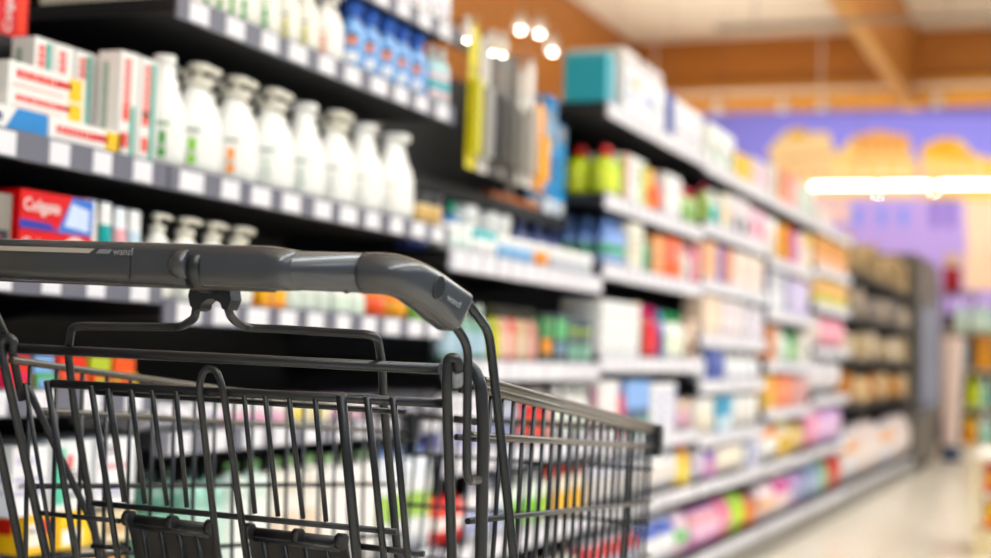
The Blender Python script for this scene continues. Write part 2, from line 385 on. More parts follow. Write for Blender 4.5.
def P_can(w, d, h, c, cap, band):
    e = empty('spray_can', (0,0,0)); r = w/2; cx = -r
    MB().lathe([(r*.95,0),(r,.003),(r,h*.3),(r,h*.55),(r,h*.74),(r*.8,h*.79)], [mat(c, .25), mat(c, .25), mat(band, .25), mat(c, .25), mat(c, .25)], cx=cx, n=18).build('body', e)
    MB().lathe([(r*.84,h*.77),(r*.86,h*.95),(r*.7,h)], mat(cap, .35), cx=cx, n=18).build('cap', e)
    return e, 'can'
def P_pack(w, d, h, c, band=None, b2=None):      # soft pillow pack with flat seams
    mb = MB(); n, k = 20, 9; rings = []
    for i in range(k):
        t = i/(k-1); z = h*t; f = max(.10, math.sin(PI*min(max(t, .02), .98))**.45); g = .95+.05*math.sin(PI*t)
        pts = []
        for j in range(n):
            a = 2*PI*j/n; c_, s_ = math.cos(a), math.sin(a)
            pts.append((-d/2+math.copysign(abs(c_)**.6, c_)*d/2*f, math.copysign(abs(s_)**.6, s_)*w/2*g, z))
        rings.append(mb.ring(pts))
    ms = [mat(c, .35)]*(k-1)
    if band:
        for i in (3, 4): ms[i] = mat(band, .35)
    if b2: ms[5] = mat(b2, .35); ms[6] = mat(b2, .35)
    mb.skin(rings, ms); return mb.build('pack'), 'pack'
def P_card(w, d, h, c, marks=(), side=False):      # hanging blister card with a hook hole tab
    e = empty('hanging_card', (0,0,0))
    mb = MB().box(-.002, 0, -w/2, w/2, 0, h*.96, mat(c, .4)); mb.box(-.002, 0, -w*.18, w*.18, h*.96, h, mat(c, .4))
    for (a, b_, z0, z1, col) in marks: mb.box(0, .0006, -w/2+w*a, -w/2+w*b_, h*z0, h*z1, mat(col, .4))
    mb.build('card', e)
    MB().rbox(0, d, -w*.36, w*.36, h*.1, h*.62, mat(side or '#6d6a66', .35), r=min(.006, d*.3)).build('blister', e)
    return e, 'card'
def P_bundle(w, d, h, c, band):      # thick rolled bundle lying along the depth, with spiral end
    e = empty('rolled_bundle', (0,0,0)); mb = MB(); r = h/2; n = 22
    rings = []
    for x, f in ((-d, .9), (-d*.96, 1), (-.015, 1), (-.004, .93), (0, .8)):
        rings.append(mb.ring([(x, math.cos(2*PI*j/n)*w/2*f*(1+.03*math.sin(3*j)), r+math.sin(2*PI*j/n)*r*f) for j in range(n)]))
    mb.skin(rings, mat(c, .9)); mb.build('roll', e)
    s = [(.002, math.cos(a)*w/2*.1*a/2.2, r+math.sin(a)*r*.1*a/2.2) for a in [i*.45 for i in range(4, 36)]]
    MB().tube(s, h*.022, mat(band, .9), 6).build('end_fold', e)
    return e, 'bundle'
PK = dict(carton=P_carton, box=P_box, bottle=P_bottle, pump=P_pump, tall=P_tall, tube=P_tube, jar=P_jar, can=P_can, pack=P_pack, card=P_card, bundle=P_bundle)
PROTO = {}; REG = []
def put(kind, args, loc, desc, place, rz=0, order=None):
    key = (kind, repr(args))
    if key in PROTO: o = copytree(PROTO[key][0]); cat = PROTO[key][1]
    else: o, cat = PK[kind](*args); PROTO[key] = (o, cat)
    o.location = loc; o.rotation_euler = (0, 0, rz)
    REG.append((o, cat, desc, place)); return o
def fit(kind, w, d, h, cols): return (round(w, 4), d, h, *cols)
def row(place, z, items, xf=XF, rows=1, inset=.012, jit=.006, gap=.007):
    """items: (px0, px1, n, kind, depth, height, colours, description): px bounds along the rail give the run's span"""
    for (p0, p1, n, kind, d, h, cols, desc, *rest) in items:
        y0, y1 = (Yp(p0, xf), Yp(p1, xf)) if p1 > 16.5 else (p0, p1)
        rr = rest[0] if rest else rows; up = rest[1] if len(rest) > 1 else 1
        w = (y1-y0)/n-gap
        if kind in ('bottle', 'pump', 'tall', 'jar', 'can', 'tube'): d = min(d, w) if kind in ('jar', 'can') else d
        dd = w if kind in ('jar', 'can') else d
        for r_ in range(rr):
            for k in range(n):
                for u in range(up):
                    nm = desc + ('' if r_ == 0 else ' in the second row' if r_ == 1 else ' in the row further back')
                    if up > 1: nm += (' at stack bottom', ' on stack top')[min(u, 1)] if up == 2 else (' at stack bottom', ' at stack middle', ' on stack top')[min(u, 2)]
                    put(kind, fit(kind, w, d, h, cols), (xf-inset-r_*(dd+.006)-random.uniform(0, jit), y0+(k+.5)*(y1-y0)/n, z+.0005+u*(h+.0006)), nm, place)

# ---- toothpaste bay
red, white, teal, yel = '#cf1f24', '#eceae8', '#2f9a8c', '#f0c419'
m_redbox = mat('#d0201f', .35); m_wht = mat('#f3f1f0', .4)
def colgate_box(loc, label, w=.165, h=.054, d=.045, variant=0):
    o = empty('toothpaste_box', loc); tag(o, label, 'toothpaste box', 'red toothpaste boxes')
    b = MB().box(-d, 0, -w/2, w/2, 0, h, m_redbox)
    if variant == 0:
        b.prism([(0, w*.0, h*.02), (0, w*.5, h*.02), (0, w*.5, h*.98), (0, w*.2, h*.98)], (.0006, 0, 0), mat('#4a78c8', .35))
        b.prism([(.0006, w*.1, h*.2), (.0006, w*.44, h*.12), (.0006, w*.44, h*.7), (.0006, w*.18, h*.82)], (.0005, 0, 0), mat('#cfdcf2', .35))
        b.prism([(0, -w*.5, h*.02), (0, w*.0, h*.02), (0, -w*.1, h*.22), (0, -w*.5, h*.26)], (.0006, 0, 0), mat('#3a3f9c', .35))
    else:
        n = 18; b.prism([(0, w*.26+math.cos(2*PI*j/n)*w*.17, h*.5+math.sin(2*PI*j/n)*h*.46) for j in range(n)], (.0006, 0, 0), mat('#f0d8d8', .35))
        b.prism([(.0006, w*.26+math.cos(2*PI*j/n)*w*.09, h*.5+math.sin(2*PI*j/n)*h*.28) for j in range(n)], (.0005, 0, 0), mat('#b9303a', .35))
    b.build('carton_body', o)
    text('Colgate', h*.46, m_wht, 'lettering', o, Matrix(((0,0,1,.0012),(1,0,0,-w*.22),(0,1,0,h*.62),(0,0,0,1))))
    return o
def zfl(px, py, x=XF-.012): return at(px, py, x=x).z
yc = (Yp(22)+Yp(95))/2
colgate_box((XF-.012, yc, 1.0535), 'red toothpaste box with white oval seal, lower one of the stack above the handle', Yp(95)-Yp(22), .060, .05, 1)
colgate_box((XF-.012, yc, 1.1141), 'red toothpaste box with blue swirl, upper one of the stack above the handle', Yp(95)-Yp(22), .060, .05, 0)
# the upright red box at the top left
o = empty('toothpaste_box', (-1.64, 1.925, 1.4255)); tag(o, 'upright red toothpaste box at the top left corner of the photo', 'toothpaste box', 'red toothpaste boxes')
MB().box(-.045, 0, -.055, .055, 0, .2, m_redbox).box(0, .0006, .03, .05, .02, .19, mat('#e8502a', .35)).box(0, .0006, -.054, -.03, .02, .19, mat('#f08a3a', .35)).build('carton_body', o)
text('Colgate', .026, m_wht, 'lettering', o, Matrix(((0,0,1,.0012),(0,-1,0,.006),(1,0,0,.056),(0,0,0,1))))
def flat_box(loc, w, h, d, label, c=white, kind=0, group='flat white toothpaste boxes'):
    o = MB().box(-d, 0, -w/2, w/2, 0, h, mat(c, .4))
    if kind == 0:
        random.seed(int(loc[1]*1000)); y = -w*.40
        while y < w*.12:
            ww = random.uniform(.006, .012); o.box(0, .0006, y, y+ww, h*.42, h*.72, mat('#d8402c', .4)); y += ww+.003
        o.box(0, .0006, w*.12, w*.30, h*.45, h*.72, mat('#c8281e', .4)); o.box(0, .0006, w*.27, w*.45, h*.06, h*.94, mat(yel, .4)); o.box(0, .0006, -w*.45, w*.2, h*.12, h*.18, mat('#d9a09a', .4))
    elif kind == 1:
        o.prism([(0, -w*.05, 0), (0, w*.5, 0), (0, w*.5, h), (0, w*.12, h)], (.0006, 0, 0), mat('#3f86c6', .4)); o.box(0, .0006, -w*.44, -w*.06, h*.4, h*.7, mat('#33477c', .4))
    o = o.build('toothpaste_box', None, (0,0,0)); o.location = loc; tag(o, label, 'toothpaste box', group); return o
S2 = 1.2535; bw = .185
ya = Yp(118)-bw/2+.005
flat_box((XF-.012, ya, S2), bw, .040, .05, 'flat white toothpaste box with yellow end, lowest and pulled furthest right')
flat_box((XF-.012, ya-bw-.004, S2), bw, .04, .05, 'flat white toothpaste box with a blue end at the left edge', white, 1)
flat_box((XF-.02, Yp(86)-bw/2, S2+.0406), bw, .030, .05, 'flat white toothpaste box with yellow end, middle of the stack')
flat_box((XF-.02, Yp(86)-bw/2, S2+.0712), bw, .040, .05, 'flat white toothpaste box with yellow end, topmost of the stack')
def upright_box(loc, w, d, h, label, tealmark):
    o = MB().box(-d, 0, -w/2, w/2, 0, h, mat('#e9e7e5', .4))
    z = h*.93
    while z > h*(.45 if tealmark else .5):
        o.box(0, .0006, -w*.30, w*.05, z-.008, z, mat('#d8402c', .4)); z -= .0115
    o.box(0, .0006, w*.12, w*.36, h*.03, h*.97 if tealmark else h*.5, mat(teal, .4))
    for z0 in (.1, .35): o.box(0, .0006, -w*.32, w*.04, h*z0, h*(z0+.14), mat('#d8584c', .4))
    o.box(-d*.8, -d*.55, -w/2-.0006, -w/2, h*.1, h*.9, mat('#9fb0a4', .4))
    o = o.build('toothpaste_box', None, (0,0,0)); o.location = loc; tag(o, label, 'toothpaste box', 'upright white toothpaste boxes')
wv = .05
for k, (lab, tm) in enumerate((('upright white toothpaste box with teal strip, beside the white lotion bottles', True), ('upright white toothpaste box, second left of the lotion bottles', False))):
    upright_box((XF-.012, Yp(155)-.028-k*.056, S2), wv, .045, .178, lab, tm)
for k in range(5):
    upright_box((XF-.066, Yp(155)-.03-k*.052, S2), wv-.004, .045, .172, 'upright white toothpaste box in the back row, %s from the right' % ('first', 'second', 'third', 'fourth', 'fifth')[k], k % 2 == 0)
PB = 'toothpaste bay'
row('third shelf, '+PB, 1.053, [(97,112,1,'tube',.03,.125,('#f0eeec','#f0c419','#e8e4dc'),'white tube with yellow cap'),(113,127,1,'tube',.03,.125,('#f2f2f0','#eef0f0','#3aa0a0'),'white tube with teal band'),(128,142,1,'tube',.03,.12,('#eef2f6','#4a88c8','#e8b0b8'),'white tube with blue cap'),(143,157,1,'tube',.03,.12,('#f2f2f2','#f6f6f6','#c8dce8'),'white tube with pale blue band')], inset=.02)
row('third shelf, '+PB, 1.053, [(1.66,1.82,2,'box',.05,.11,('#8d8780',((.1,.9,.1,.5,'#26262a'),)),'grey box with black print')], inset=.02)
# fourth shelf: flat boxes seen from above
for k, (px0, px1, c, b2, d1) in enumerate(((-40,16,'#c8324a','#e0588a','crimson'),(18,48,'#d93a6a','#d8443a','pink'),(50,72,'#6ab070','#8ab4e6','green'),(74,104,'#d86a4a','#dc4436','red'),(106,128,'#e0563a','#b4c454','orange-red'),(129,152,'#dcc45a','#e2623c','yellow'))):
    y0, y1 = Yp(px0), Yp(px1); w = y1-y0-.006
    o = MB().box(-.21, 0, -w/2, w/2, 0, .026, mat(c, .35)); o.box(-.2, -.09, -w*.4, w*.3, .026, .0266, mat(b2, .35)); o.box(-.07, -.02, -w*.4, w*.2, .026, .0266, mat('#f0ece4', .35)); o.box(0, .0006, -w*.4, w*.3, .005, .018, mat(b2, .35))
    o = o.build('box', None, (0,0,0)); o.location = (XF-.02, (y0+y1)/2, .8685); tag(o, 'flat %s box lying on the shelf just below the cart handle' % d1, 'box', 'flat coloured boxes on the fourth shelf')
    o2 = MB().box(-.2, 0, -w/2+.001, w/2-.001, 0, .026, mat(b2, .35)); o2.box(-.19, -.1, -w*.3, w*.35, .026, .0266, mat(c, .35)); o2 = o2.build('box', None, (0,0,0)); o2.location = (XF-.026, (y0+y1)/2, .8951); tag(o2, 'flat box stacked on the %s box below the cart handle' % d1, 'box', 'flat coloured boxes on the fourth shelf')
# lower packs of the toothpaste bay, behind the cart
row('low shelf, '+PB, .56, [(-60,17,2,'pack',.12,.12,('#3c4a9c','#e8e4ea','#5a5ab0'),'blue pack'),(18,100,3,'pack',.12,.055,('#4a50a4','#d8d4e6'),'flat blue pack'),(100,152,2,'pack',.12,.055,('#e8e2d8','#d8a070'),'flat cream pack')])
row('low shelf, upper layer, '+PB, .6165, [(42,76,1,'box',.12,.06,('#f0c010',((.1,.5,.2,.8,'#f4ece0'),(.55,.8,.5,.9,'#d8402c'))),'yellow box with white panel'),(78,112,1,'box',.12,.06,('#f2cc20',((.1,.7,.1,.5,'#ffffff'),)),'yellow box with white base'),(114,152,1,'box',.12,.05,('#e6d6b8',((.2,.8,.3,.7,'#c8a880'),)),'tan box')])
row('low shelf, top layer, '+PB, .6772, [(28,66,1,'box',.14,.105,('#f0eef2',((.05,.9,.3,.36,'#b8b4d0'),(.05,.9,.5,.56,'#b8b4d0'),(.1,.6,.75,.85,'#c8c4dc'))),'big white box with lilac lines'),(68,108,1,'box',.14,.11,('#eceef0',((.05,.3,.1,.9,'#66c2a4'),(.4,.9,.3,.38,'#b0a8cc'),(.35,.5,.6,.8,'#d86a6a'))),'big white box with mint stripe'),(110,150,1,'box',.14,.11,('#f0f0f4',((.1,.9,.2,.28,'#b0b0d0'),(.1,.8,.55,.62,'#d8a0a8'))),'big white box with pale lines')])
row('low shelf, left stack, '+PB, .681, [(-20,25,1,'pack',.12,.045,('#4a9c6a','#d8e8dc'),'green pack'),], inset=.03)
row('low shelf, left stack top, '+PB, .7275, [(-20,25,1,'pack',.12,.045,('#6aa87a','#5a64b0'),'green and blue pack')], inset=.03)

# ---- lotion bay
LB = 'lotion bay'
cream = '#efede6'
row('top shelf, '+LB, 1.755, [(360,400,3,'carton',.1,.15,('#e8e8ea',((.1,.8,.3,.6,'#c8c8d4'),)),'white carton'),(402,446,3,'carton',.1,.15,('#eeeef0',((.1,.8,.2,.4,'#d4d4e0'),)),'pale carton'),(175,358,9,'carton',.1,.15,('#dcdce0',((.1,.8,.2,.4,'#b4b4c0'),)),'grey carton')])
row('second shelf, '+LB, 1.555, [(184,199,1,'carton',.062,.16,('#efe9da',((.1,.9,.2,.4,'#e0d8c4'),)),'cream carton',5),(201,240,3,'pump',.055,.165,(cream,'#58b04a','#c8b890','#e8e4da',False),'cream bottle with green leaf',2),(240,280,2,'pump',.055,.165,('#f0efe8','#44a050','#a8d0a0','#e8e4da',False),'cream bottle with pale green print',2),(282,318,2,'pump',.055,.16,('#f0ede4','#c8c040','#8c8a80','#efe9de',False),'cream bottle with yellow-green print',2),(320,347,1,'pump',.06,.165,('#f1eeea','#e0a080','#e4c8b8','#efe9e4',True),'cream pump bottle with peach print',2)])
row('second shelf, '+LB, 1.555, [(348,430,5,'tall',.05,.162,('#7aa8e0','#3a62b8','#e88a3a'),'blue bottle with flared cap',2),(432,449,2,'bottle',.04,.15,('#bfe0e4','#e8f0f2','#f0d0d8','#6ab8c0'),'aqua bottle')])
pumps = [(155,193,False,'#4f9a44','#789a70','white bottle with dark green leaf'),(194,232,True,'#8cc63f','#8a8f86','white pump bottle with lime print'),(233,268,True,'#f29a2e','#8a8f86','white pump bottle with orange print'),(269,303,True,'#d4dcd4','#7c9890','white pump bottle with grey print'),(304,334,False,'#c4d0c8','#7c9890','white capped bottle with grey print'),(335,364,True,'#d8dcd8','#a0a8a0','white pump bottle with faint print'),(365,392,False,'#dcdcd8','#c0c4c0','plain white capped bottle'),(393,424,False,'#e4e2dc','#d4d0c8','plain white bottle by the corner')]
for (p0, p1, on, c1, c2, dsc) in pumps:
    row('third shelf, '+LB, 1.253, [(max(p0, 163) if p0 < 160 else p0, p1, 1, 'pump', .075, .213 if on else .205, ('#f0f0ee', c1, c2, '#e6e2d6' if on else '#f0f0ee', on), dsc)], gap=.005)
    row('third shelf, '+LB, 1.253, [(max(p0, 163) if p0 < 160 else p0, p1, 1, 'pump', .06, .213, ('#f0f0ee', c1, c2, '#e6e2d6', True), dsc+' behind')], gap=.014, inset=.09)
row('third shelf, '+LB, 1.253, [(426,447,2,'jar',.05,.08,('#e8e4d8','#2a2a2c','#d8b880'),'cream jar with black lid')])
row('fourth shelf, '+LB, 1.02, [(162,184,1,'pump',.05,.155,('#efeee8','#c8d0c0','#a8a8a0','#e6e2d6',True),'squat white pump bottle'),(186,212,1,'pump',.05,.155,('#efeee8','#c8d0c0','#a8a8a0','#e2ddd0',True),'squat white pump bottle'),(214,238,1,'pump',.05,.155,('#efeee8','#c8d0c0','#a8a8a0','#e2ddd0',True),'squat white pump bottle'),(240,266,1,'pump',.05,.155,('#efeee8','#d0c8c0','#a8a8a0','#e2ddd0',True),'squat white pump bottle'),(268,292,1,'carton',.05,.06,('#f0b428',((.1,.9,.1,.3,'#e89018'),)),'amber carton'),(294,340,3,'bottle',.035,.08,('#dfe4dc','#f0f0ee','#cfd8d0'),'small pale bottle'),(342,374,2,'bottle',.035,.075,('#e6e8e4','#f0f0ee','#d4e0d4'),'small white bottle'),(376,398,1,'jar',.05,.07,('#e86a18','#f08a2c','#d85a10'),'orange jar'),(400,420,1,'jar',.05,.07,('#ea7a1c','#ee9a30','#e0a020'),'orange and yellow jar'),(422,446,2,'bottle',.035,.065,('#8cc050','#e8e8e0','#70a848'),'small green bottle')], gap=.006)
row('fifth shelf, '+LB, .79, [(164,238,5,'pack',.09,.05,('#eae8ee','#d8cfe0'),'small white pack',2),(240,300,4,'jar',.06,.045,('#efe9ec','#f2eef0','#e8b8cc'),'low white jar',3),(302,340,2,'carton',.09,.05,('#f0e8d0',((.1,.7,.2,.7,'#ecd67a'),)),'cream carton with yellow patch',2),(342,392,3,'jar',.06,.05,('#f0eef0','#ece4ea','#e8c4d0'),'white and pink jar',3),(394,446,3,'carton',.09,.06,('#3a3a44',((.1,.8,.3,.6,'#b8b8c4'),)),'dark grey carton',2)])
row('sixth shelf, '+LB, .47, [(164,206,2,'bottle',.06,.255,('#4f7a6c','#23332c','#8ab8a4',None,True,.3,.07,.82),'dark green bottle'),(208,246,2,'bottle',.06,.25,('#9cc4b8','#2a3a34','#c8e0d8',None,True,.3,.07,.82),'pale green bottle'),(248,288,2,'bottle',.06,.255,('#d8e4dc','#7aa870','#eef2ee',None,True,.3,.07,.82),'white bottle with green cap'),(290,340,3,'bottle',.06,.255,('#e6e0d6','#90b880','#f0ece6','#e8d8c8',True,.3,.07,.82),'cream bottle with green cap'),(342,394,3,'bottle',.06,.25,('#efeae6','#a8c898','#f4f0ee',None,True,.3,.07,.82),'white bottle with light green cap'),(396,446,3,'bottle',.06,.25,('#e4e8f0','#5a78b8','#f0f0f4','#a8c870',True,.3,.07,.82),'white bottle with blue cap')], gap=.006)

# ---- hanging card bay
HB = 'hanging card bay'
hook_y = []
rail = empty('hook_rail', (XF-.1, 3.9, 1.855)); tag(rail, 'grey peg rail above the black shelf carrying the hanging cards', 'rail')
MB().box(XF-.24, XF-.22, 3.43, 4.40, 1.83, 1.88, mat('#8a8680', .4)).build('crossbar', rail, rail.location)
for y in (3.44, 4.39): MB().box(XF-.24, XF-.22, y-.01, y+.01, 1.396, 1.83, mat('#8a8680', .4)).build('upright', rail, rail.location)
cards = [(460,471,'#d8cc10',((.1,.9,.3,.36,'#8a9a20'),(.1,.9,.66,.7,'#a8a818')),'#c4bc18','yellow hanging strip'),
 (472,483,'#c8c4c0',((.1,.9,.5,.56,'#8a8884'),),'#9c9a98','pale grey hanging card'),(484,492,'#5c5650',((.2,.8,.4,.5,'#a09a90'),),'#3a3632','dark brown hanging card'),
 (493,501,'#77736a',((.2,.8,.3,.4,'#b4b0a8'),),'#4a4640','grey-brown hanging card'),(502,510,'#4c4a44',((.2,.8,.3,.4,'#a8a49c'),),'#6a665e','charcoal hanging card'),
 (511,519,'#b8b4ac',((.2,.8,.6,.7,'#e8e4de'),),'#8c8880','light taupe hanging card'),(520,528,'#dcd6d0',((.2,.8,.6,.7,'#f0ece8'),),'#b4aca4','off-white hanging card'),
 (529,540,'#eda612',((.1,.9,.1,.2,'#f4e8d8'),),'#f0b020','orange hanging card')]
m_peg = mat('#b8b8bc', .25, 1.0)
for p0, p1, c, mk, bl, dsc in cards:
    y0, y1 = Yp(p0, XF-.03), Yp(p1, XF-.03); w = y1-y0-.008; yc = (y0+y1)/2
    topz = 1.815 if 'yellow' in dsc else 1.69 if 'orange' in dsc else 1.80-.012*(int(p0) % 4)
    h = topz-1.43
    put('card', (round(w, 4), .022, round(h, 3), c, mk, bl), (XF-.03, yc, 1.43), dsc, HB)
    zz = topz-.0042
    MB().tube([(XF-.222, yc, 1.855), (XF-.15, yc, zz+.02), (XF-.033, yc, zz+.0085), (XF-.02, yc, zz+.016)], .0035, m_peg, 6).build('peg', rail, rail.location)
row('black shelf, '+HB, 1.395, [(493,541,3,'carton',.04,.028,('#b4641c',((.1,.9,.2,.6,'#c87a2c'),)),'low brown carton'),(544,556,1,'carton',.06,.385,('#4a8cc8',((.1,.9,.55,.9,'#9fb8d0'),(.1,.9,.02,.15,'#e8ecf2'),(.2,.7,.3,.5,'#2a4a8c'))),'tall blue carton with navy mark'),(557,566,1,'carton',.06,.31,('#3f98d4',((.1,.9,.02,.18,'#eef0f4'),(.1,.9,.82,.98,'#a8a8b0'))),'tall bright blue carton')], xf=XF-.126)
row('back of second shelf, '+HB, 1.205, [(452,468,1,'bottle',.06,.152,('#4a5cac','#34406e','#7c8cd0'),'navy bottle'),(469,488,1,'bottle',.06,.152,('#5064b8','#3a4a86','#a8b4e0'),'blue bottle'),(489,499,1,'bottle',.05,.152,('#5a90c0','#3cb88c','#a0c8d8'),'blue bottle with green cap'),(500,524,1,'jar',.09,.155,('#ecece8','#f0f0ee','#d8e0dc'),'big white tub'),(525,550,2,'jar',.08,.15,('#ececea','#f2f2f0','#e4e8e4'),'white tub'),(553,598,3,'bottle',.06,.152,('#33427c','#22305c','#4a5c98'),'dark navy bottle')], inset=.112)
row('front of second shelf, '+HB, 1.205, [(452,478,2,'jar',.07,.07,('#ecebec','#f0f0f0','#dce8e4'),'white jar with mint label'),(480,503,2,'jar',.07,.07,('#eaf0ee','#58b8c0','#f0f0f0'),'white jar with aqua lid'),(505,540,3,'jar',.07,.068,('#e4e6ec','#f2f2f2','#8cb8e0'),'white jar with blue label'),(541,556,1,'jar',.07,.07,('#ee8a1c','#f0f0f0','#f29a20'),'orange jar with white lid'),(558,598,4,'jar',.07,.07,('#eceaec','#f2f2f2','#c8ccd4'),'white jar with grey label')], inset=.01, jit=.002)
row('third shelf, '+HB, .925, [(452,498,3,'bottle',.05,.15,('#7aa090','#c8d4cc','#a8c0d0'),'pale teal bottle'),(499,508,1,'bottle',.045,.155,('#b4b420','#3c3a24','#c8c828'),'olive bottle'),(509,518,1,'bottle',.045,.155,('#d8a498','#4a4844','#e8c8bc'),'pale pink bottle'),(519,527,1,'bottle',.045,.155,('#d4786a','#4a4844','#e0b0a0'),'coral bottle'),(528,536,1,'bottle',.045,.155,('#cbb898','#4a4844','#dccdb4'),'beige bottle'),(537,545,1,'bottle',.045,.155,('#c88c84','#4a4844','#d8a8a0'),'dusty rose bottle'),(548,560,1,'carton',.06,.145,('#3e4a44',((.1,.8,.2,.5,'#f0a030'),(.1,.9,.55,.9,'#5aa868'))),'dark carton with orange patch'),(561,574,1,'carton',.06,.15,('#44545a',((.1,.9,.5,.9,'#70b880'),(.1,.9,.2,.4,'#7aa0b8'))),'dark carton with green patch'),(575,596,2,'carton',.06,.15,('#4c5a64',((.1,.9,.1,.4,'#8cc0a8'),(.1,.9,.6,.75,'#90a84a'))),'slate carton with mint patch')], gap=.01)
row('fourth shelf, '+HB, .69, [(452,494,4,'carton',.08,.15,('#e8e6ee',((.1,.9,.1,.4,'#8a8ac8'),)),'white carton with violet base'),(496,530,3,'bottle',.05,.16,('#b4b8c8','#e8e8ee','#8a90b0'),'grey-blue bottle'),(532,560,3,'bottle',.05,.16,('#c0282c','#e8e4e4','#d85a50'),'dark red bottle'),(562,598,3,'bottle',.05,.17,('#eeece8','#e8e8e8','#d0d8d0'),'white slim bottle')])
row('fifth shelf, '+HB, .45, [(453,482,3,'pack',.1,.13,('#dc2a28','#f0e8e6','#e84a3c'),'red pack'),(484,520,3,'bottle',.05,.16,('#eceaea','#b8b8cc','#a8b0d0'),'white bottle with lilac cap'),(522,560,4,'bottle',.05,.16,('#e8f0e4','#c8c8c8','#8cc858'),'white bottle with green label'),(562,598,4,'bottle',.05,.16,('#e8dcc8','#d84a30','#f0c060'),'cream bottle with red cap')])
row('floor shelf, '+HB, .15, [(452,520,4,'pack',.12,.18,('#e8e8f0','#c8ccdc'),'white pack'),(522,560,3,'pack',.12,.17,('#c8e0d4','#f0f4f0'),'mint pack'),(562,598,3,'pack',.12,.17,('#d8d0c4','#c04038'),'cream pack with red band')])

# ---- first tall bay
A1 = 'first tall bay'
row('top shelf, '+A1, 1.79, [(621,641,1,'carton',.2,.175,('#ececf2',((.15,.55,.3,.5,'#c8d0e6'),(.5,.8,.6,.8,'#e8d8a8'))),'white carton with pale blue mark'),(641,664,1,'carton',.2,.175,('#eeeef4',((.1,.5,.4,.6,'#a8b4d8'),)),'white carton with slate mark'),(665,672,1,'carton',.2,.17,('#3a4aa0',()),'slim navy carton'),(673,701,2,'carton',.2,.16,('#ececf2',((.1,.3,.2,.8,'#c4cce0'),)),'plain white carton')])
for k in range(4):
    put('carton', (.086, .036, .165, '#4aa8bc', ((.1,.9,.9,.97,'#6cc0d0'),)), (XF-.014-k*.0375, 4.722, 1.7905), 'teal carton', 'left end of top shelf, '+A1)
row('stacked above top shelf, '+A1, 1.9665, [(622,639,1,'carton',.2,.05,('#e8e4e0',((.1,.9,.2,.5,'#d0c8d0'),)),'flat pale carton'),(642,662,1,'carton',.2,.045,('#e4dede',((.1,.9,.2,.5,'#d0c0c8'),)),'flat rosy carton')], inset=.02)
row('second shelf, '+A1, 1.487, [(610,624,1,'bottle',.08,.175,('#c4d83c','#c81e22','#d8e468'),'lime bottle with red cap',3),(625,645,1,'carton',.09,.165,('#ececec',((0,.12,0,1,'#d04030'),(.75,.95,.1,.9,'#b8d878'))),'white carton with green edge',2),(646,653,1,'carton',.09,.15,('#e0b83c',((.1,.9,.2,.5,'#d06030'),)),'yellow carton'),(654,664,1,'bottle',.06,.15,('#d84a30','#e8a890','#e06a40'),'orange-red bottle'),(665,682,2,'carton',.09,.165,('#eeeef0',((.1,.9,.1,.2,'#d8d8e0'),)),'white carton'),(684,701,2,'bottle',.06,.15,('#b4c890','#c83c50','#8cb070'),'green bottle with crimson cap')])
row('third shelf, '+A1, 1.258, [(612,630,2,'bottle',.06,.165,('#7c9cdc','#86a8e4','#a8c4ec','#4aa070'),'light blue bottle',3),(631,645,1,'carton',.09,.165,('#ebe7dc',((.2,.8,.2,.6,'#e0dcc8'),)),'ivory carton'),(646,656,1,'bottle',.06,.15,('#4fa888','#7a8a80','#3c9070'),'sea green bottle'),(657,667,1,'carton',.08,.15,('#f0a878',((.1,.9,.2,.8,'#f4b890'),)),'peach carton'),(668,684,2,'carton',.08,.155,('#ea6a38',((.1,.9,.4,.9,'#ec8a78'),)),'orange-coral carton'),(685,694,1,'bottle',.06,.15,('#e4e6e2','#c8ccc8','#d0d8d0'),'pale grey bottle'),(695,701,1,'carton',.08,.15,('#ee9ab0',((.1,.9,.3,.6,'#f4c0cc'),)),'pink carton')])
row('fourth shelf, '+A1, .95, [(606,644,4,'carton',.14,.19,('#eeeff0',((.2,.8,.1,.14,'#dcdce4'),)),'tall white carton'),(645,651,1,'bottle',.05,.2,('#8c5a24','#d8a030','#6a3a1c'),'amber bottle'),(652,665,2,'bottle',.06,.19,('#c8304a','#d82a78','#d84a50'),'crimson bottle with magenta cap'),(666,672,1,'bottle',.05,.18,('#5a78b8','#7aa0d8','#3a5080'),'slate blue bottle'),(673,692,2,'bottle',.07,.18,('#eef0ea','#3aa060','#e4ead8'),'white bottle with green cap'),(693,701,1,'carton',.08,.16,('#e0c8b8',((.1,.9,.1,.4,'#6a3a34'),)),'tan carton')])
row('fifth shelf, '+A1, .67, [(606,626,2,'carton',.12,.2,('#eeeeee',((.85,1,.1,.9,'#e8a8c0'),)),'white carton with pink edge'),(627,632,1,'carton',.1,.15,('#d02a58',()),'magenta carton'),(633,656,2,'carton',.12,.2,('#90b4e8',((0,1,.0,.35,'#5aa890'),(0,1,.35,.5,'#34486c'))),'sky blue carton with teal base'),(658,682,2,'carton',.12,.19,('#ececf0',((.7,.95,.1,.9,'#a0a8d8'),)),'white carton with lilac edge'),(684,701,2,'jar',.08,.12,('#e4d8c8','#d8c0b0','#d0a8b8'),'beige jar')])
row('sixth shelf, '+A1, .445, [(606,650,4,'pack',.12,.17,('#eceaea','#e0dcd8','#e8e4f0'),'white pack'),(651,690,3,'pack',.12,.165,('#efecec','#e6dcd8'),'cream-white pack'),(691,701,1,'bottle',.07,.18,('#f0c050','#d83418','#f0d870'),'yellow bottle with red cap')])
row('floor shelf, '+A1, .15, [(606,656,3,'pack',.16,.2,('#e6e8f0','#c8d4ec','#d04a4a'),'white pack with red top'),(657,690,2,'pack',.16,.21,('#eceef4','#f0f0f4','#4c62b4'),'white pack with blue top'),(691,701,1,'pack',.14,.2,('#e8d0dc','#78c880'),'pink pack with green band')])
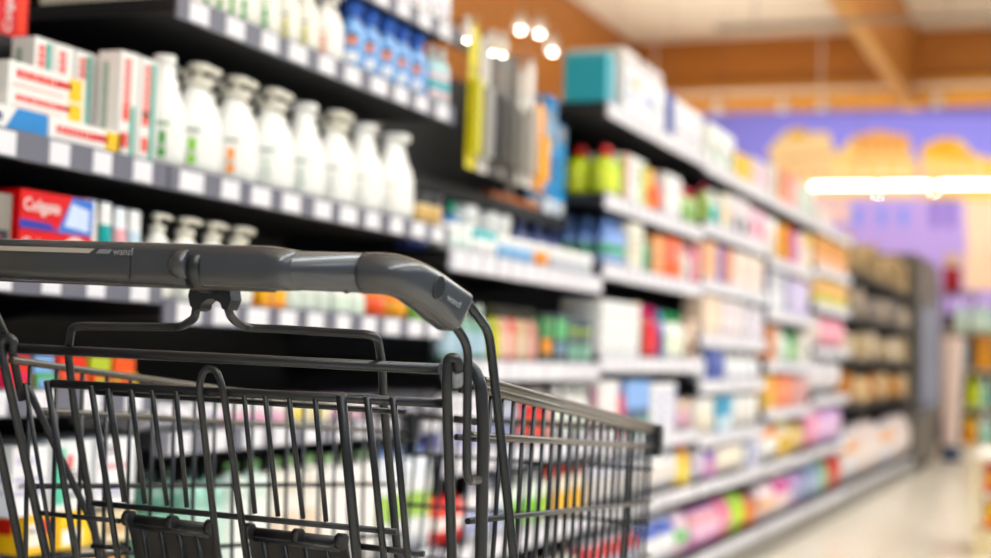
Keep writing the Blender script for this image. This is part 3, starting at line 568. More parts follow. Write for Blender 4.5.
# ---- second tall bay
A2 = 'second tall bay'
row('top shelf, '+A2, 1.775, [(707,734,2,'carton',.2,.17,('#eef0ee',((.5,.8,.15,.55,'#3f8a70'),)),'white carton with green square'),(735,751,1,'carton',.15,.12,('#e8c020',((.1,.9,.0,.7,'#ecc416'),)),'yellow carton'),(752,768,2,'carton',.15,.14,('#e8dce4',((.2,.6,.2,.7,'#d8a8c0'),)),'pale pink carton')])
row('second shelf, '+A2, 1.52, [(707,713,1,'bottle',.06,.17,('#a8b868','#b03c50','#90a858'),'olive bottle with maroon cap'),(714,722,1,'bottle',.07,.16,('#e0ecec','#e8f0f0','#3cb0b8'),'white bottle with turquoise label'),(723,731,1,'carton',.07,.16,('#efe8dc',((.2,.8,.3,.6,'#ecc890'),)),'cream carton'),(732,750,2,'carton',.08,.17,('#e8e2e8',((.2,.8,.1,.5,'#4a4a64'),)),'white carton with dark patch'),(751,768,2,'carton',.08,.155,('#ecc8d8',((.2,.8,.3,.6,'#e088a8'),)),'rose carton')])
row('third shelf, '+A2, 1.285, [(707,720,2,'carton',.09,.165,('#f0c0a0',((.1,.9,.1,.3,'#f0ccb0'),)),'apricot carton'),(721,726,1,'carton',.08,.16,('#8a86cc',()),'slim violet carton'),(727,734,1,'carton',.08,.16,('#d88a68',((.1,.9,.3,.6,'#e0a080'),)),'terracotta carton'),(735,766,4,'carton',.09,.165,('#f0e4dc',((.2,.7,.4,.8,'#ecd0c8'),)),'blush carton')])
row('fourth shelf, '+A2, 1.055, [(707,724,2,'carton',.09,.17,('#f0dcc8',((.1,.9,.1,.3,'#f0e4d8'),)),'sand carton'),(726,748,3,'carton',.09,.165,('#f0eaec',((.1,.3,.1,.9,'#d8c0d0'),)),'white carton with mauve stripe'),(750,767,2,'carton',.09,.15,('#ece8ee',((.3,.6,.1,.9,'#c8bcdc'),)),'white carton with lilac stripe')])
row('fifth shelf, '+A2, .865, [(707,712,1,'bottle',.06,.13,('#eeeeee','#f0f0f0','#e0e0e8'),'white bottle'),(713,730,2,'carton',.1,.135,('#38509c',((.1,.9,.6,.9,'#5a70b4'),)),'royal blue carton'),(732,766,4,'bottle',.08,.135,('#f0f0f0','#e8e8e8','#e4e4ec'),'plump white bottle')])
row('sixth shelf, '+A2, .645, [(707,722,2,'jar',.1,.15,('#efeae2','#f4f0ea','#e8e0d0'),'cream tub'),(724,738,1,'carton',.1,.15,('#48a0c8',((.1,.9,.1,.4,'#e8f0f4'),)),'cyan carton'),(740,767,3,'jar',.1,.15,('#f0eeea','#f2f2f0','#e0dcd8'),'white tub')])
row('seventh shelf, '+A2, .445, [(707,716,1,'pack',.1,.15,('#e4e0ea','#d8c8e0'),'pale lilac pack'),(717,726,1,'bottle',.07,.16,('#8a64b0','#e8e0f0','#c890b8'),'purple bottle'),(728,752,3,'pack',.1,.16,('#f0e6dc','#f0ead8'),'ivory pack'),(754,767,2,'carton',.1,.14,('#e8e8f0',((.1,.5,.1,.9,'#4a68b8'),)),'white carton with blue half')])
row('floor shelf, '+A2, .15, [(707,732,3,'pack',.14,.18,('#d89ac8','#ecc8e0','#e4a8b0'),'lilac pink pack'),(733,744,1,'pack',.14,.19,('#d87898','#e8a0b0'),'rose pack'),(745,756,1,'pack',.14,.19,('#a8d040','#c0e060'),'lime pack'),(757,767,1,'pack',.14,.15,('#c8602c','#e09030'),'rust orange pack')])
# ---- third tall bay
A3 = 'third tall bay'
row('top shelf, '+A3, 1.775, [(772,778,1,'carton',.12,.17,('#e8e0dc',()),'off-white carton'),(779,785,1,'carton',.12,.18,('#d88a30',((.1,.9,.3,.6,'#c86a28'),)),'orange carton'),(786,797,2,'carton',.12,.18,('#e8a098',((.1,.9,.3,.6,'#f0b8b0'),)),'salmon carton'),(798,813,2,'carton',.12,.17,('#cfdcd4',((.1,.9,.3,.6,'#e0e8e0'),)),'pale mint carton')])
row('second shelf, '+A3, 1.475, [(772,781,1,'jar',.1,.2,('#ecebe8','#f4f4f2','#e0d8cc'),'white tub'),(782,788,1,'carton',.1,.19,('#ecaa28',((.1,.9,.1,.4,'#f0bc40'),)),'amber carton'),(789,794,1,'carton',.1,.2,('#c03c20',()),'brick red carton'),(795,802,1,'carton',.1,.18,('#d8a8d0',()),'orchid carton'),(803,813,2,'carton',.1,.2,('#efe8d8',((.1,.9,.7,.95,'#ecc850'),)),'cream carton with yellow top')])
row('third shelf, '+A3, 1.21, [(772,789,2,'carton',.12,.2,('#eef0f4',((.8,1,0,1,'#7a80a8'),)),'tall white carton with slate edge'),(792,811,2,'carton',.12,.19,('#d0c8ec',((.2,.8,.3,.6,'#e0d8f4'),)),'lavender carton')])
row('fourth shelf, '+A3, .955, [(772,780,1,'carton',.1,.18,('#d89a78',((.1,.9,.2,.5,'#c87850'),)),'copper carton'),(781,793,2,'bottle',.08,.18,('#e8ece8','#e0e4e0','#d0dcd4'),'pale bottle'),(794,804,1,'bottle',.1,.17,('#2c8a3c','#3ca04c','#a8d0a0'),'green bottle'),(805,813,1,'carton',.1,.16,('#ece8e4',()),'off-white carton')])
row('fifth shelf, '+A3, .715, [(772,780,1,'carton',.1,.17,('#f0b848',((.1,.9,.1,.4,'#f0d080'),)),'honey carton'),(781,797,2,'carton',.1,.17,('#e88868',((.2,.8,.4,.7,'#f0a888'),)),'coral carton'),(798,813,2,'carton',.1,.16,('#d0a0a0',()),'dusty pink carton')])
row('sixth shelf, '+A3, .45, [(772,787,2,'pack',.12,.2,('#ecebea','#f0f0f0','#e8901c'),'white pack with orange top'),(788,799,1,'bottle',.1,.22,('#e8dcc0','#f0e0a0','#d8b030'),'cream bottle with gold label'),(800,813,1,'pack',.12,.18,('#d0b070','#e0c890'),'tan pack')])
row('floor shelf, '+A3, .15, [(772,786,2,'pack',.14,.19,('#ecd8dc','#e8b890'),'pale pink pack'),(787,800,2,'pack',.14,.21,('#f0e4e4','#e8c8d0','#c83090'),'white pack with magenta top'),(801,813,2,'pack',.14,.2,('#b89cc8','#8ca0c0'),'mauve pack')])
# ---- fourth tall bay
A4 = 'fourth tall bay'
row('top shelf, '+A4, 1.775, [(816,832,3,'carton',.12,.1,('#e4dcd8',((.2,.8,.3,.6,'#d8b8c0'),)),'low pale carton')])
row('second shelf, '+A4, 1.525, [(817,849,5,'carton',.14,.18,('#e0a868',((.1,.9,.5,.9,'#d8985a'),(.1,.9,.1,.4,'#e8b8a0'))),'orange-tan carton')])
row('third shelf, '+A4, 1.31, [(817,849,5,'carton',.14,.15,('#e4c070',((.1,.9,.0,.35,'#c8d058'),(.2,.8,.5,.8,'#e8b090'))),'yellow-green carton')])
row('fourth shelf, '+A4, 1.05, [(817,826,1,'pack',.12,.2,('#e4d8d4','#d8c8c0'),'greige pack'),(827,849,3,'pack',.12,.2,('#f0a0b4','#f4b8c8'),'pink pack')])
row('fifth shelf, '+A4, .76, [(817,849,2,'pack',.22,.25,('#e4e0e4','#d8d4da'),'plump white pack')])
row('sixth shelf, '+A4, .46, [(817,827,1,'pack',.12,.24,('#e898b8','#f0b0c8'),'bright pink pack'),(828,849,2,'pack',.12,.24,('#cfa8d8','#e4c8e4'),'lilac pack')])
row('floor shelf, '+A4, .15, [(817,829,2,'pack',.14,.22,('#8898b8','#a8b8d0'),'slate blue pack'),(830,837,1,'pack',.14,.22,('#7ca880','#98c098'),'sage pack'),(838,849,2,'pack',.14,.25,('#b83028','#c84838'),'dark red pack')])

# ---- far dark run with rolled bundles
FY = [10.02, 12.0, 13.9]
DB = ['near dark bay', 'far dark bay']
for k in range(2):
    bay('black-backed low bay of rolled bundles, %s' % ('nearer', 'farther')[k], FY[k], FY[k+1], [(z, XF-.02, m_black, 0) for z in (1.58, 1.28, .98, .68)]+[(.15,)], 1.62, tags=6, rail=mat('#88847e', .4))
bn = [[('#a08a6c','#7c6648','tan'),('#b09a78','#8a7454','straw')],[('#8c827c','#6a625c','grey'),('#b8a898','#988878','taupe')],[('#d0c0ac','#b0a08c','cream'),('#b8a484','#988464','beige')],[('#b4783c','#94602c','brown'),('#d0b490','#b09470','sandy')],[('#cdbcb0','#ad9c90','pale rose'),('#d0bca0','#b09c80','pale beige')]]
for k in range(2):
    y0 = FY[k]; L = FY[k+1]-FY[k]
    for zi, z in enumerate((1.58, 1.28, .98, .68)):
        for j in range(3):
            c, b2, nm = bn[zi][(j+k) % 2]; w = L/3-(.16, .10, .20)[(j+zi+k) % 3]
            put('bundle', (round(w, 3), .28, (.232, .21, .19)[(j*2+zi) % 3] if z < 1.5 else (.28, .24, .3)[(j+k) % 3], c, b2), (XF-.045-random.uniform(0, .03), y0+(j+.5)*L/3+random.uniform(-.03, .03), z+.0005), nm+' rolled bundle', ('top shelf', 'second shelf', 'third shelf', 'fourth shelf')[zi]+', '+DB[k], rz=random.uniform(-.10, .10))
    row('floor shelf, '+DB[k], .15, [(y0+.05, y0+.7, 3, 'pack', .2, .34, ('#cfd0d8','#e0d8d8','#d8a070'), 'pale pack'), (y0+.72, y0+L-.04, 3, 'pack', .2, .38, ('#d8c8c4','#e4d8d4'), 'rosy white pack')])
# dark cabinet closing the run
o = empty('cabinet', (XF-.22, 14.9, 0)); tag(o, 'tall dark grey cabinet closing the far end of the shelves', 'cabinet')
MB().rbox(XF-.45, XF, 13.92, 15.88, .08, 1.98, mat('#57534e', .5), .01).build('body', o, o.location)
MB().box(XF-.43, XF-.03, 13.95, 15.85, 0, .08, m_black).build('plinth', o, o.location)
for y0 in (13.95, 14.6, 15.25):
    d_ = MB().rbox(XF, XF+.018, y0, y0+.6, .12, 1.9, mat('#5d5a56', .4), .004).build('door', o, o.location)
    MB().tube([(XF+.03, y0+.55, .95), (XF+.03, y0+.55, 1.15)], .008, mat('#9a9aa0', .3, 1), 8).build('handle', d_, o.location)
for k, y in enumerate((14.1, 14.55, 15.0, 15.45)):
    sc_ = empty('hanging_scarf', (XF+.05, y, 1.5)); tag(sc_, 'pale grey scarf hanging on the dark cabinet, %s from the left' % ('first', 'second', 'third', 'fourth')[k], 'scarf', 'grey scarves on the dark cabinet')
    mb = MB(); rings = []
    for i in range(8):
        z = -.95*i/7; w = .13*(1+.15*math.sin(i*.8+k))
        rings.append(mb.ring([(.018*math.sin(j*2.1+i*.3)+.012*math.sin(2*PI*j/12), -w+2*w*(j if j < 6 else 11-j)/5, z) for j in range(12)]))
    mb.skin(rings, mat('#8d8e9c', .9)); mb.build('cloth', sc_)
    MB().tube([(-.02, 0, .02), (0, 0, .0), (.02, 0, .03)], .006, mat('#9a9aa0', .3, 1), 6).build('hook', sc_)

# ---- displays at the end of the aisle
DE = 'end display'
ex = at(938, 455, z=0); EY = 16.6
def exx(px): return at(px, 400, y=EY).x
def ezz(py, px=960): return at(px, py, y=EY).z
o = empty('display_stand', ((exx(936)+exx(1010))/2, EY+.2, 0)); tag(o, 'low cream display stand across the end of the aisle', 'display stand')
x0, x1 = exx(937), exx(1015)
MB().box(x0, x1, EY-.02, EY+.5, 0, .16, mat('#e0d6c4', .5)).build('plinth', o, o.location)
MB().box(x0, x1, EY+.46, EY+.5, .16, 1.55, mat('#3c342c', .6)).build('back_panel', o, o.location)
for z in (.55, .95, 1.36): MB().box(x0, x1, EY+.02, EY+.46, z-.025, z, mat('#cfc6b8', .5)).build('shelf', o, o.location)
MB().box(x0, x0+.36, EY+.16, EY+.46, 1.75, 1.775, mat('#5a5046', .5)).box(x0+.02, x0+.05, EY+.4, EY+.43, 1.36, 1.75, mat('#5a5046', .5)).box(x0+.31, x0+.34, EY+.4, EY+.43, 1.36, 1.75, mat('#5a5046', .5)).build('raised_shelf', o, o.location)
def end_item(kind, args, px, z, desc, dy=.06):
    put(kind, args, (exx(px), EY+dy, z+.0005), desc, DE, rz=-PI/2)
end_item('bottle', (.2,.16,.37,'#2c7a34','#3a2a20','#3c8a3c'), 940, .55, 'dark green bottle')
end_item('bottle', (.2,.16,.33,'#383c5c','#23263c','#4a5078'), 941, .16, 'dark blue bottle')
end_item('carton', (.16,.14,.3,'#6a3a28',((.1,.9,.2,.5,'#7c4834'),)), 940, .95, 'brown carton')
end_item('bottle', (.12,.12,.34,'#c8d828','#e0e060','#d8e040'), 972, .55, 'yellow-green bottle')
end_item('jar', (.13,.13,.28,'#e89a1c','#e8c060','#f0a820'), 970, .16, 'orange jar')
end_item('bottle', (.11,.12,.33,'#c4e4d4','#e8f4ee','#9cd4bc'), 984, .55, 'mint bottle')
end_item('bottle', (.16,.16,.34,'#d4e8e0','#f0f4f0','#a8d8c4'), 985, .16, 'pale mint bottle')
end_item('carton', (.22,.16,.36,'#c88a2c',((.1,.9,.2,.5,'#d89a3c'),)), 985, .95, 'amber carton')
end_item('carton', (.12,.14,.3,'#3c6c84',((.1,.9,.2,.5,'#4c8098'),)), 962, .95, 'petrol blue carton')
for px in (959, 975, 988): end_item('bottle', (.13,.13,.3,'#b0dccc','#f0eef0','#e0f0ea'), px, 1.36, 'aqua bottle with white cap')
put('jar', (.19,.19,.42,'#c8b8a8','#ecd0c0','#a8160e'), (exx(947), EY+.2, 1.7755), 'jar with red label and pale domed lid', DE, rz=-PI/2)
# pale pillar-like roll leaning at the stand
o = empty('fabric_roll', (exx(953), EY-.18, 0)); tag(o, 'tall pale pink roll with dark blue foot, upright at the aisle end', 'roll')
MB().lathe([(.075,.14),(.085,.2),(.1,.7),(.13,1.25),(.12,1.29)], mat('#e8d4cc', .8), n=18).build('cover', o)
MB().lathe([(.1,0),(.11,.02),(.1,.13),(.08,.145)], mat('#1c3a58', .5), n=18).build('foot', o)

# ---- dump bin on the right of the aisle
bp = at(992, 530, z=.05); o = empty('display_bin', (-.28, 8.35, 0)); tag(o, 'cream cardboard display bin of orange packs cut by the right edge', 'display bin')
BX0, BX1, Y0b, Y1b = -.565, .15, 8.1, 8.7
mb = MB()
prof = [(0, 0), (.03, .12), (.035, .25), (.0, .42), (-.01, .5)]
for (xa, xb, ya_, yb) in ((BX0, BX1, Y0b, Y0b+.01), (BX0, BX1, Y1b-.01, Y1b), (BX0, BX0+.01, Y0b+.01, Y1b-.01), (BX1-.01, BX1, Y0b+.01, Y1b-.01)): mb.box(xa, xb, ya_, yb, 0, .12, mat('#d8c8a4', .6))
for z in (.12, .31): mb.box(BX0, BX1, Y0b, Y1b, z, z+.012, mat('#e0d2b4', .6))
for x in (BX0, BX1-.015):
    for y in (Y0b, Y1b-.015): mb.box(x, x+.015, y, y+.015, .12, .5, mat('#d8c8a4', .6))
mb.box(BX0, BX1, Y0b, Y1b, .5, .53, mat('#f0ebe2', .5)); mb.build('body', o, o.location)
for zi, z in enumerate((.132, .322)):
    for j in range(4):
        put('pack', (.12, .14, .15, ('#e88a1c', '#e0601c')[zi], ('#f0b040', '#f0d8c0')[j % 2], ('#c8b020', '#a83018')[zi]), (BX0+.1+j*.13, Y0b+.17 if False else Y0b+.03, z+.0005), ('orange snack pack with olive top', 'orange snack pack with red top')[zi]+(' and pale band' if j % 2 else ' and yellow band'), ('lower tier', 'upper tier')[zi]+' of the display bin', rz=-PI/2)

# area lights added under the far track to brighten the mural
for i, x in enumerate((-4.4, -2.6, -.8, 1.0)):
    li = bpy.data.lights.new('mural_fill', 'AREA'); li.shape = 'RECTANGLE'; li.size = 1.6; li.size_y = .15; li.energy = 23; li.color = (1, .97, .94)
    lo = bpy.data.objects.new('mural_fill', li); COL.objects.link(lo); lo.location = (x, 17.6, tz-.5); lo.rotation_euler = (math.radians(66), 0, 0)

# ------------------------------------------------------------------ write the labels
ORD = ['first', 'second', 'third', 'fourth', 'fifth', 'sixth', 'seventh', 'eighth', 'ninth', 'tenth', 'eleventh', 'twelfth']
groups = {}
for it in REG: groups.setdefault((it[2], it[3]), []).append(it)
for (desc, place), its in groups.items():
    its.sort(key=lambda t: (round(t[0].location.y, 2), -t[0].location.x))
    for i, (o, cat, _, _) in enumerate(its):
        lab = '%s, %s' % (desc, place) if len(its) == 1 else '%s %s from the left, %s' % (ORD[i], desc, place)
        if len(lab.split()) > 16: lab = lab.replace(' from the left', '')
        o['label'] = lab; o['category'] = cat
        for k in ('group',):
            if k in o: del o[k]
        if len(its) > 1: o['group'] = '%s group, %s' % (desc, place)

#CART>
# ------------------------------------------------------------------ shopping cart
CO = Vector((-.83, 1.75, 0)); cart = empty('shopping_cart', CO)
tag(cart, 'grey wire shopping cart with dark plastic handle in front of the shelves', 'shopping cart')
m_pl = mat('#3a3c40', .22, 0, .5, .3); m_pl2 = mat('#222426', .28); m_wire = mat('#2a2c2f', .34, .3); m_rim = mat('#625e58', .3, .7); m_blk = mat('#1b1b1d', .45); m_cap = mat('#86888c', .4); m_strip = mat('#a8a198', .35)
CXM = -.826                                     # middle of the cart across its width
def mx(p): return Vector((2*CXM-p.x, p.y, p.z))
def fl(px, py, off=0.0):                        # a point of the rear flap, which leans forward towards its foot
    y = 1.3
    for _ in range(5):
        p = at(px, py, y=y+off); y = 1.3+.30*max(0, .905-p.z)
    return p
def part(mb, name, parent=None):
    return mb.build(name, cart, CO) if parent is None else mb.build(name, parent, CO)
HY = 1.15
# handle bar
pr = at(366, 273, y=HY); pl_ = Vector((2*CXM-pr.x, HY, pr.z+.006)); a0 = at(0, 260.5, y=HY); sl = (pr.z-a0.z)/(pr.x-a0.x); pl_.z = pr.z-sl*(pr.x-pl_.x)
hb = part(MB().tube([pl_, pl_.lerp(pr, .5), pr], .0172, m_pl, 28), 'handle_bar')
def onh(px, dz=0, dy=0):
    X = at(px, 265, y=HY).x; return Vector((X, HY+dy, pr.z-sl*(pr.x-X)+dz))
# flattened label holder over the left of the bar
mb = MB(); rings = []
for px, f in ((-80, 1), (60, 1), (200, 1), (272, 1), (284, .55), (300, .05)):
    c = onh(px); pts = []
    for j in range(24):
        a = 2*PI*j/24; cs, sn = math.cos(a), math.sin(a)
        ry = .0176+f*.004; rz = .0176+(f*.0032 if sn > 0 else f*.0012)
        ex = 2/(2+1.6*f)
        pts.append((c.x, c.y+math.copysign(abs(cs)**ex, cs)*ry, c.z+math.copysign(abs(sn)**ex, sn)*rz))
    rings.append(mb.ring(pts))
mb.skin(rings, m_pl); lh = part(mb, 'label_holder')
mb = MB()
def strip(mb, px0, px1, z0, z1, y, m, sk=0):
    a, b_ = onh(px0), onh(px1); a2 = onh(px0+sk); b2 = onh(px1+sk)
    mb.prism([(a.x, HY+y, a.z+z0), (b_.x, HY+y, b_.z+z0), (b2.x, HY+y+.0005, b2.z+z1), (a2.x, HY+y+.0005, a2.z+z1)], (0, -.0008, 0), m)
strip(mb, -60, 103, .0085, .0128, -.0212, m_strip, 5); part(mb, 'label_strip', lh)
mb = MB()
for k in range(6): strip(mb, 110+k*1.9, 112.9+k*1.9, .0085, .0125, -.0212, m_cap, 3)
part(mb, 'ribbed_grip_mark', lh)
p = onh(137, .0106, -.0221)
tx = text('wanzl', .0095, m_cap, 'lettering', lh, Matrix.Translation(p-CO) @ Matrix(((1,0,0,0),(0,0,-1,0),(0,1,0,0),(0,0,0,1))), .0003)
mb = MB()
for px in (144,): strip(mb, px, px+.9, -.014, .014, -.0216, m_blk)
part(mb, 'seam_line', lh)
mb = MB(); strip(mb, -60, 288, -.0205, -.0188, -.019, m_rim); part(mb, 'lower_lip', lh)  # lip paler than the bar: reflected light put into its colour
for px in (292, 350): part(MB().lathe([(.0022,-.0008),(.0022,.0008)], m_blk, n=8) if False else MB().tube([onh(px, -.0172, -.004), onh(px, -.0182, -.004)], .0022, m_blk, 8), 'moulding_hole', hb)
# coin clip: a ring with a rounded thumb tab
cl = MB(); rings = []
for px in (198, 213):
    c = onh(px); rings.append(cl.ring([(c.x, c.y+math.cos(2*PI*j/24)*.0245, c.z-.001+math.sin(2*PI*j/24)*.0215) for j in range(24)]))
cl.skin(rings, m_pl2); cl = part(cl, 'handle_clip')
mb = MB(); rings = []
for px, f in ((180, .4), (184, .85), (192, 1), (201, 1)):
    c = onh(px); rings.append(mb.ring([(c.x, c.y-.014+math.cos(2*PI*j/16)*.015*f, c.z+.001+math.sin(2*PI*j/16)*.0145*f) for j in range(16)]))
mb.skin(rings, m_pl); part(mb, 'thumb_tab', cl)
# hanging bracket under the clip, with an arched cut-out
def hp(px, py, y): return at(px, py, y=y)
bk = [(191,283),(229,283),(231,300),(227,310),(222,309),(220,303),(213,299),(207,299),(201,304),(200,309),(195,311),(190,306),(188,296)]
part(MB().prism([hp(a, b_, 1.165) for a, b_ in bk], (0, .018, 0), m_pl2), 'hanging_bracket')
# corner pieces
epath = [hp(366,273,1.15), hp(380,273.5,1.15), hp(394,275,1.153), hp(410,281,1.162), hp(427,291.5,1.182), hp(442,303,1.202), hp(455,312.5,1.216)]
def superring(mb, c, d, ru, rw, ex):
    up = Vector((0,0,1)); u = (up-d*up.dot(d)).normalized(); w = d.cross(u)
    return mb.ring([c+u*math.copysign(abs(math.sin(a))**(2/ex), math.sin(a))*ru+w*math.copysign(abs(math.cos(a))**(2/ex), math.cos(a))*rw for a in [2*PI*j/28 for j in range(28)]])
for side in (0, 1):
    P = epath if side == 0 else [mx(q) for q in epath]
    if side: P = [q+Vector((0, 0, pl_.z-pr.z)) for q in P]
    mb = MB(); rings = []; k = len(P)
    # refine
    Q = []
    for i in range(k-1):
        for t in (0, .25, .5, .75):
            p0, p1, p2, p3 = P[max(i-1,0)], P[i], P[i+1], P[min(i+2,k-1)]
            Q.append(.5*((2*p1)+(p2-p0)*t+(2*p0-5*p1+4*p2-p3)*t*t+(-p0+3*p1-3*p2+p3)*t**3))
    Q.append(P[-1]); n = len(Q)
    for i, q in enumerate(Q):
        d = (Q[min(i+1,n-1)]-Q[max(i-1,0)]).normalized(); s = i/(n-1)
        f = .0177+.0016*s if i < n-1 else .0186
        rings.append(superring(mb, q, d, f, f*(1-.08*s), 2+4*max(0, s-.35)))
    mb.skin(rings, m_pl); cp = part(mb, 'corner_piece')
    part(MB().tube([Q[0]-(Q[1]-Q[0]).normalized()*.0006, Q[0]+(Q[1]-Q[0]).normalized()*.0006], .0179, m_blk, 28), 'seam_ring', cp)
    i0 = int(n*.60); q = Q[i0]; d = (Q[i0+1]-Q[i0-1]).normalized()
    c = (Vector((0,0,HC))-q).normalized()
    if side: c.x = -c.x
    e = (Vector((0,0,1))-d*d.z).normalized(); nn = d.cross(e)
    if nn.dot(c) < 0: nn = -nn
    if e.z < 0: e = -e
    bc = q+nn*.0172+e*.001
    mb = MB(); rr = []
    for hgt, f in ((0, 1), (.0016, 1), (.0020, .9)): rr.append(mb.ring([bc+nn*hgt+(e*.78*math.cos(2*PI*j/24)+d*.5*math.sin(2*PI*j/24))*.0140*f for j in range(24)]))
    mb.skin(rr, m_pl2); part(mb, 'oval_button', cp)
    if side == 0:
        q2 = Q[int(n*.79)]; d2 = d; tp = q2+nn*.0181-e*.001-CO
        M = Matrix(((d2.x, e.x, nn.x, tp.x), (d2.y, e.y, nn.y, tp.y), (d2.z, e.z, nn.z, tp.z), (0,0,0,1)))
        text('wanzl', .0085, m_cap, 'lettering', cp, M, .0005)
# frame tubes leaving each corner piece
def both(pts, r, name, m=m_wire, fil=.012, mirror=True):
    part(MB().tube(fillet(pts, fil), r, m, 12), name)
    if mirror: part(MB().tube(fillet([mx(q) for q in pts], fil), r, m, 12), name)
m_tube_ = mat('#36383a', .26, .6)
both([hp(450,318,1.214), hp(468,345,1.235), hp(466.5,470,1.245), hp(469,481,1.25), hp(478,480,1.29)], .0042, 'hooked_tube', m_tube_)
both([hp(466,300,1.218), hp(489,332,1.26), hp(500,430,1.275), hp(514,560,1.29), hp(520,640,1.30)], .0043, 'frame_tube', m_tube_)
# rear flap: bars, loops and wires
flap = MB().tube([fl(9,348), fl(440,369)], .0052, m_wire, 12)
flap.tube([fl(52,383.5,.004), fl(446,403.5,.004)], .0046, m_wire, 12)
flap.tube([fl(92,392,.012), fl(405,412,.012)], .0028, m_wire, 8)
flap = part(flap, 'rear_flap')
def fw(p0, p1, r, off=.0, name='wire'):
    x0, y0 = p0; x1, y1 = p1
    q0, q1 = fl(x0, y0, off), fl(x1, y1, off)
    if y1 >= 556:
        q1 = q0+(q1-q0)*1.35
    part(MB().tube([q0, q1], r, m_wire, 10), name, flap)
for a, b_, r in (((25,383),(54,558),.0024), ((47,381),(76,556),.0036), ((91,385),(118,558),.0034), ((108,388),(125,501),.0036), ((131,389),(145,503),.0028), ((152,390),(167,505),.0026), ((176,391),(187,507),.0026), ((244,395),(255,513),.0024), ((265,396),(278,516),.0026), ((289,398),(303,518),.0026), ((315,399),(326,521),.0026), ((341,394),(357,558),.0052), ((367,396),(384,558),.0036), ((393,397),(408,558),.0034)):
    fw(a, b_, r)
# left frame wires, tall hoop, rails
def loop(pts, r, name, fil=.012, m=m_wire, parent=None): return part(MB().tube(fillet(pts, fil, 7), r, m, 12), name, parent)
loop([fl(220,575,-.006), fl(199,385,-.006), fl(204,369,-.006), fl(216,369,-.006), fl(223,388,-.006), fl(249,575,-.006)], .0036, 'hoop', .014, parent=flap)
rl = MB().tube([fl(93,503,.006), fl(397,532,.006)], .0032, m_wire, 8); rl.tube([fl(41,513,.006), fl(88,518,.006), fl(120,521,.006)], .0028, m_wire, 8); rl.tube([fl(92,546,.006), fl(130,549,.006)], .0026, m_wire, 8); rl.tube([fl(357,546,.006), fl(424,554,.006)], .0032, m_wire, 8)
part(rl, 'lower_rail', flap)
# left end loop and tubes
loop([hp(72,660,1.40), hp(47,558,1.365), hp(5,368,1.292), hp(0,345,1.292), hp(6,336,1.292), hp(14,340,1.294), hp(14,352,1.296)], .0048, 'end_loop', .010)
loop([hp(40,650,1.39), hp(22,558,1.36), hp(-2,440,1.31), hp(-24,370,1.29)], .0048, 'corner_tube')
loop([hp(-16,290,1.22), hp(-4,315,1.27), hp(12,350,1.32), hp(22,400,1.34)], .0044, 'corner_tube')
# right end loop, end cap, hook
loop([hp(455,640,1.36), hp(452,558,1.34), hp(446.5,380,1.29), hp(448,358,1.29), hp(457,358,1.293), hp(459,372,1.296)], .0050, 'end_loop', .012)
a = hp(452,377,1.302); b2 = hp(464,378,1.302); part(MB().tube([a, b2], .0105, m_cap, 18), 'end_cap', flap)
loop([hp(464,364,1.305), hp(474,369,1.31), hp(481,385,1.31), hp(483.5,430,1.315), hp(481,560,1.33), hp(481,640,1.335)], .0060, 'post', .016)
part(MB().tube([hp(454,419,1.30), hp(484,423,1.315)], .003, m_wire, 8), 'cross_pin')
a = hp(459,388,1.30); part(MB().tube([a, hp(471,390,1.305)], .0042, m_wire, 10), 'cross_pin')
part(MB().tube([hp(456,437,1.30), hp(500,441,1.36)], .003, m_wire, 8), 'cross_pin')
# child seat back frame hung from the bracket
loop([hp(197,303,1.18), hp(195,318,1.22), hp(181,327,1.265), hp(150,327,1.27), hp(72,326,1.27), hp(68,352,1.318), hp(74,405,1.345), hp(99,558,1.405), hp(112,640,1.43)], .0042, 'seat_back_wire', .014)
loop([hp(226,300,1.18), hp(231,318,1.22), hp(246,328,1.265), hp(280,329,1.27), hp(377,335,1.27), hp(382,365,1.318), hp(384,408,1.345), hp(398,558,1.405), hp(406,640,1.43)], .0042, 'seat_back_wire', .014)
loop([hp(27,385,1.33), hp(52,440,1.37), hp(86,510,1.43), hp(106,562,1.46)], .0040, 'seat_stay', .02)
# black plates at the foot of the flap, with clip loops
for (xa, ya_, xb, yb) in ((127,517,214,527),(247,530,345,541)):
    pl3 = MB().prism([fl(xa, ya_, .016), fl(xb, yb, .016), fl(xb+14, yb+75, .016), fl(xa+14, ya_+75, .016)], (0, .005, 0), m_blk)
    pl3.tube([fl(xa, ya_+2, .014), fl(xb, yb+2, .014)], .006, m_blk, 10)
    pl3 = part(pl3, 'flap_plate', flap)
    for t in (0.02, .52, .96):
        px = xa+(xb-xa)*t; py = ya_+(yb-ya_)*t
        q = fl(px, py+1, .006); part(MB().tube([q+Vector((-.004,0,0)), q+Vector((.004,0,0))], .0085, m_blk, 12), 'clip', pl3)
    lat = MB()
    lat.tube([fl(xa+8, ya_+9, -.002), fl(xb-6, yb+9, -.002)], .0026, m_wire, 8)
    for t in (.1, .35, .6, .85):
        px = xa+8+(xb-xa-14)*t; py = ya_+9+(yb-ya_)*t
        lat.tube([fl(px, py, -.002), fl(px+12, py+75, -.002)], .0026, m_wire, 8)
    part(lat, 'lattice', pl3)
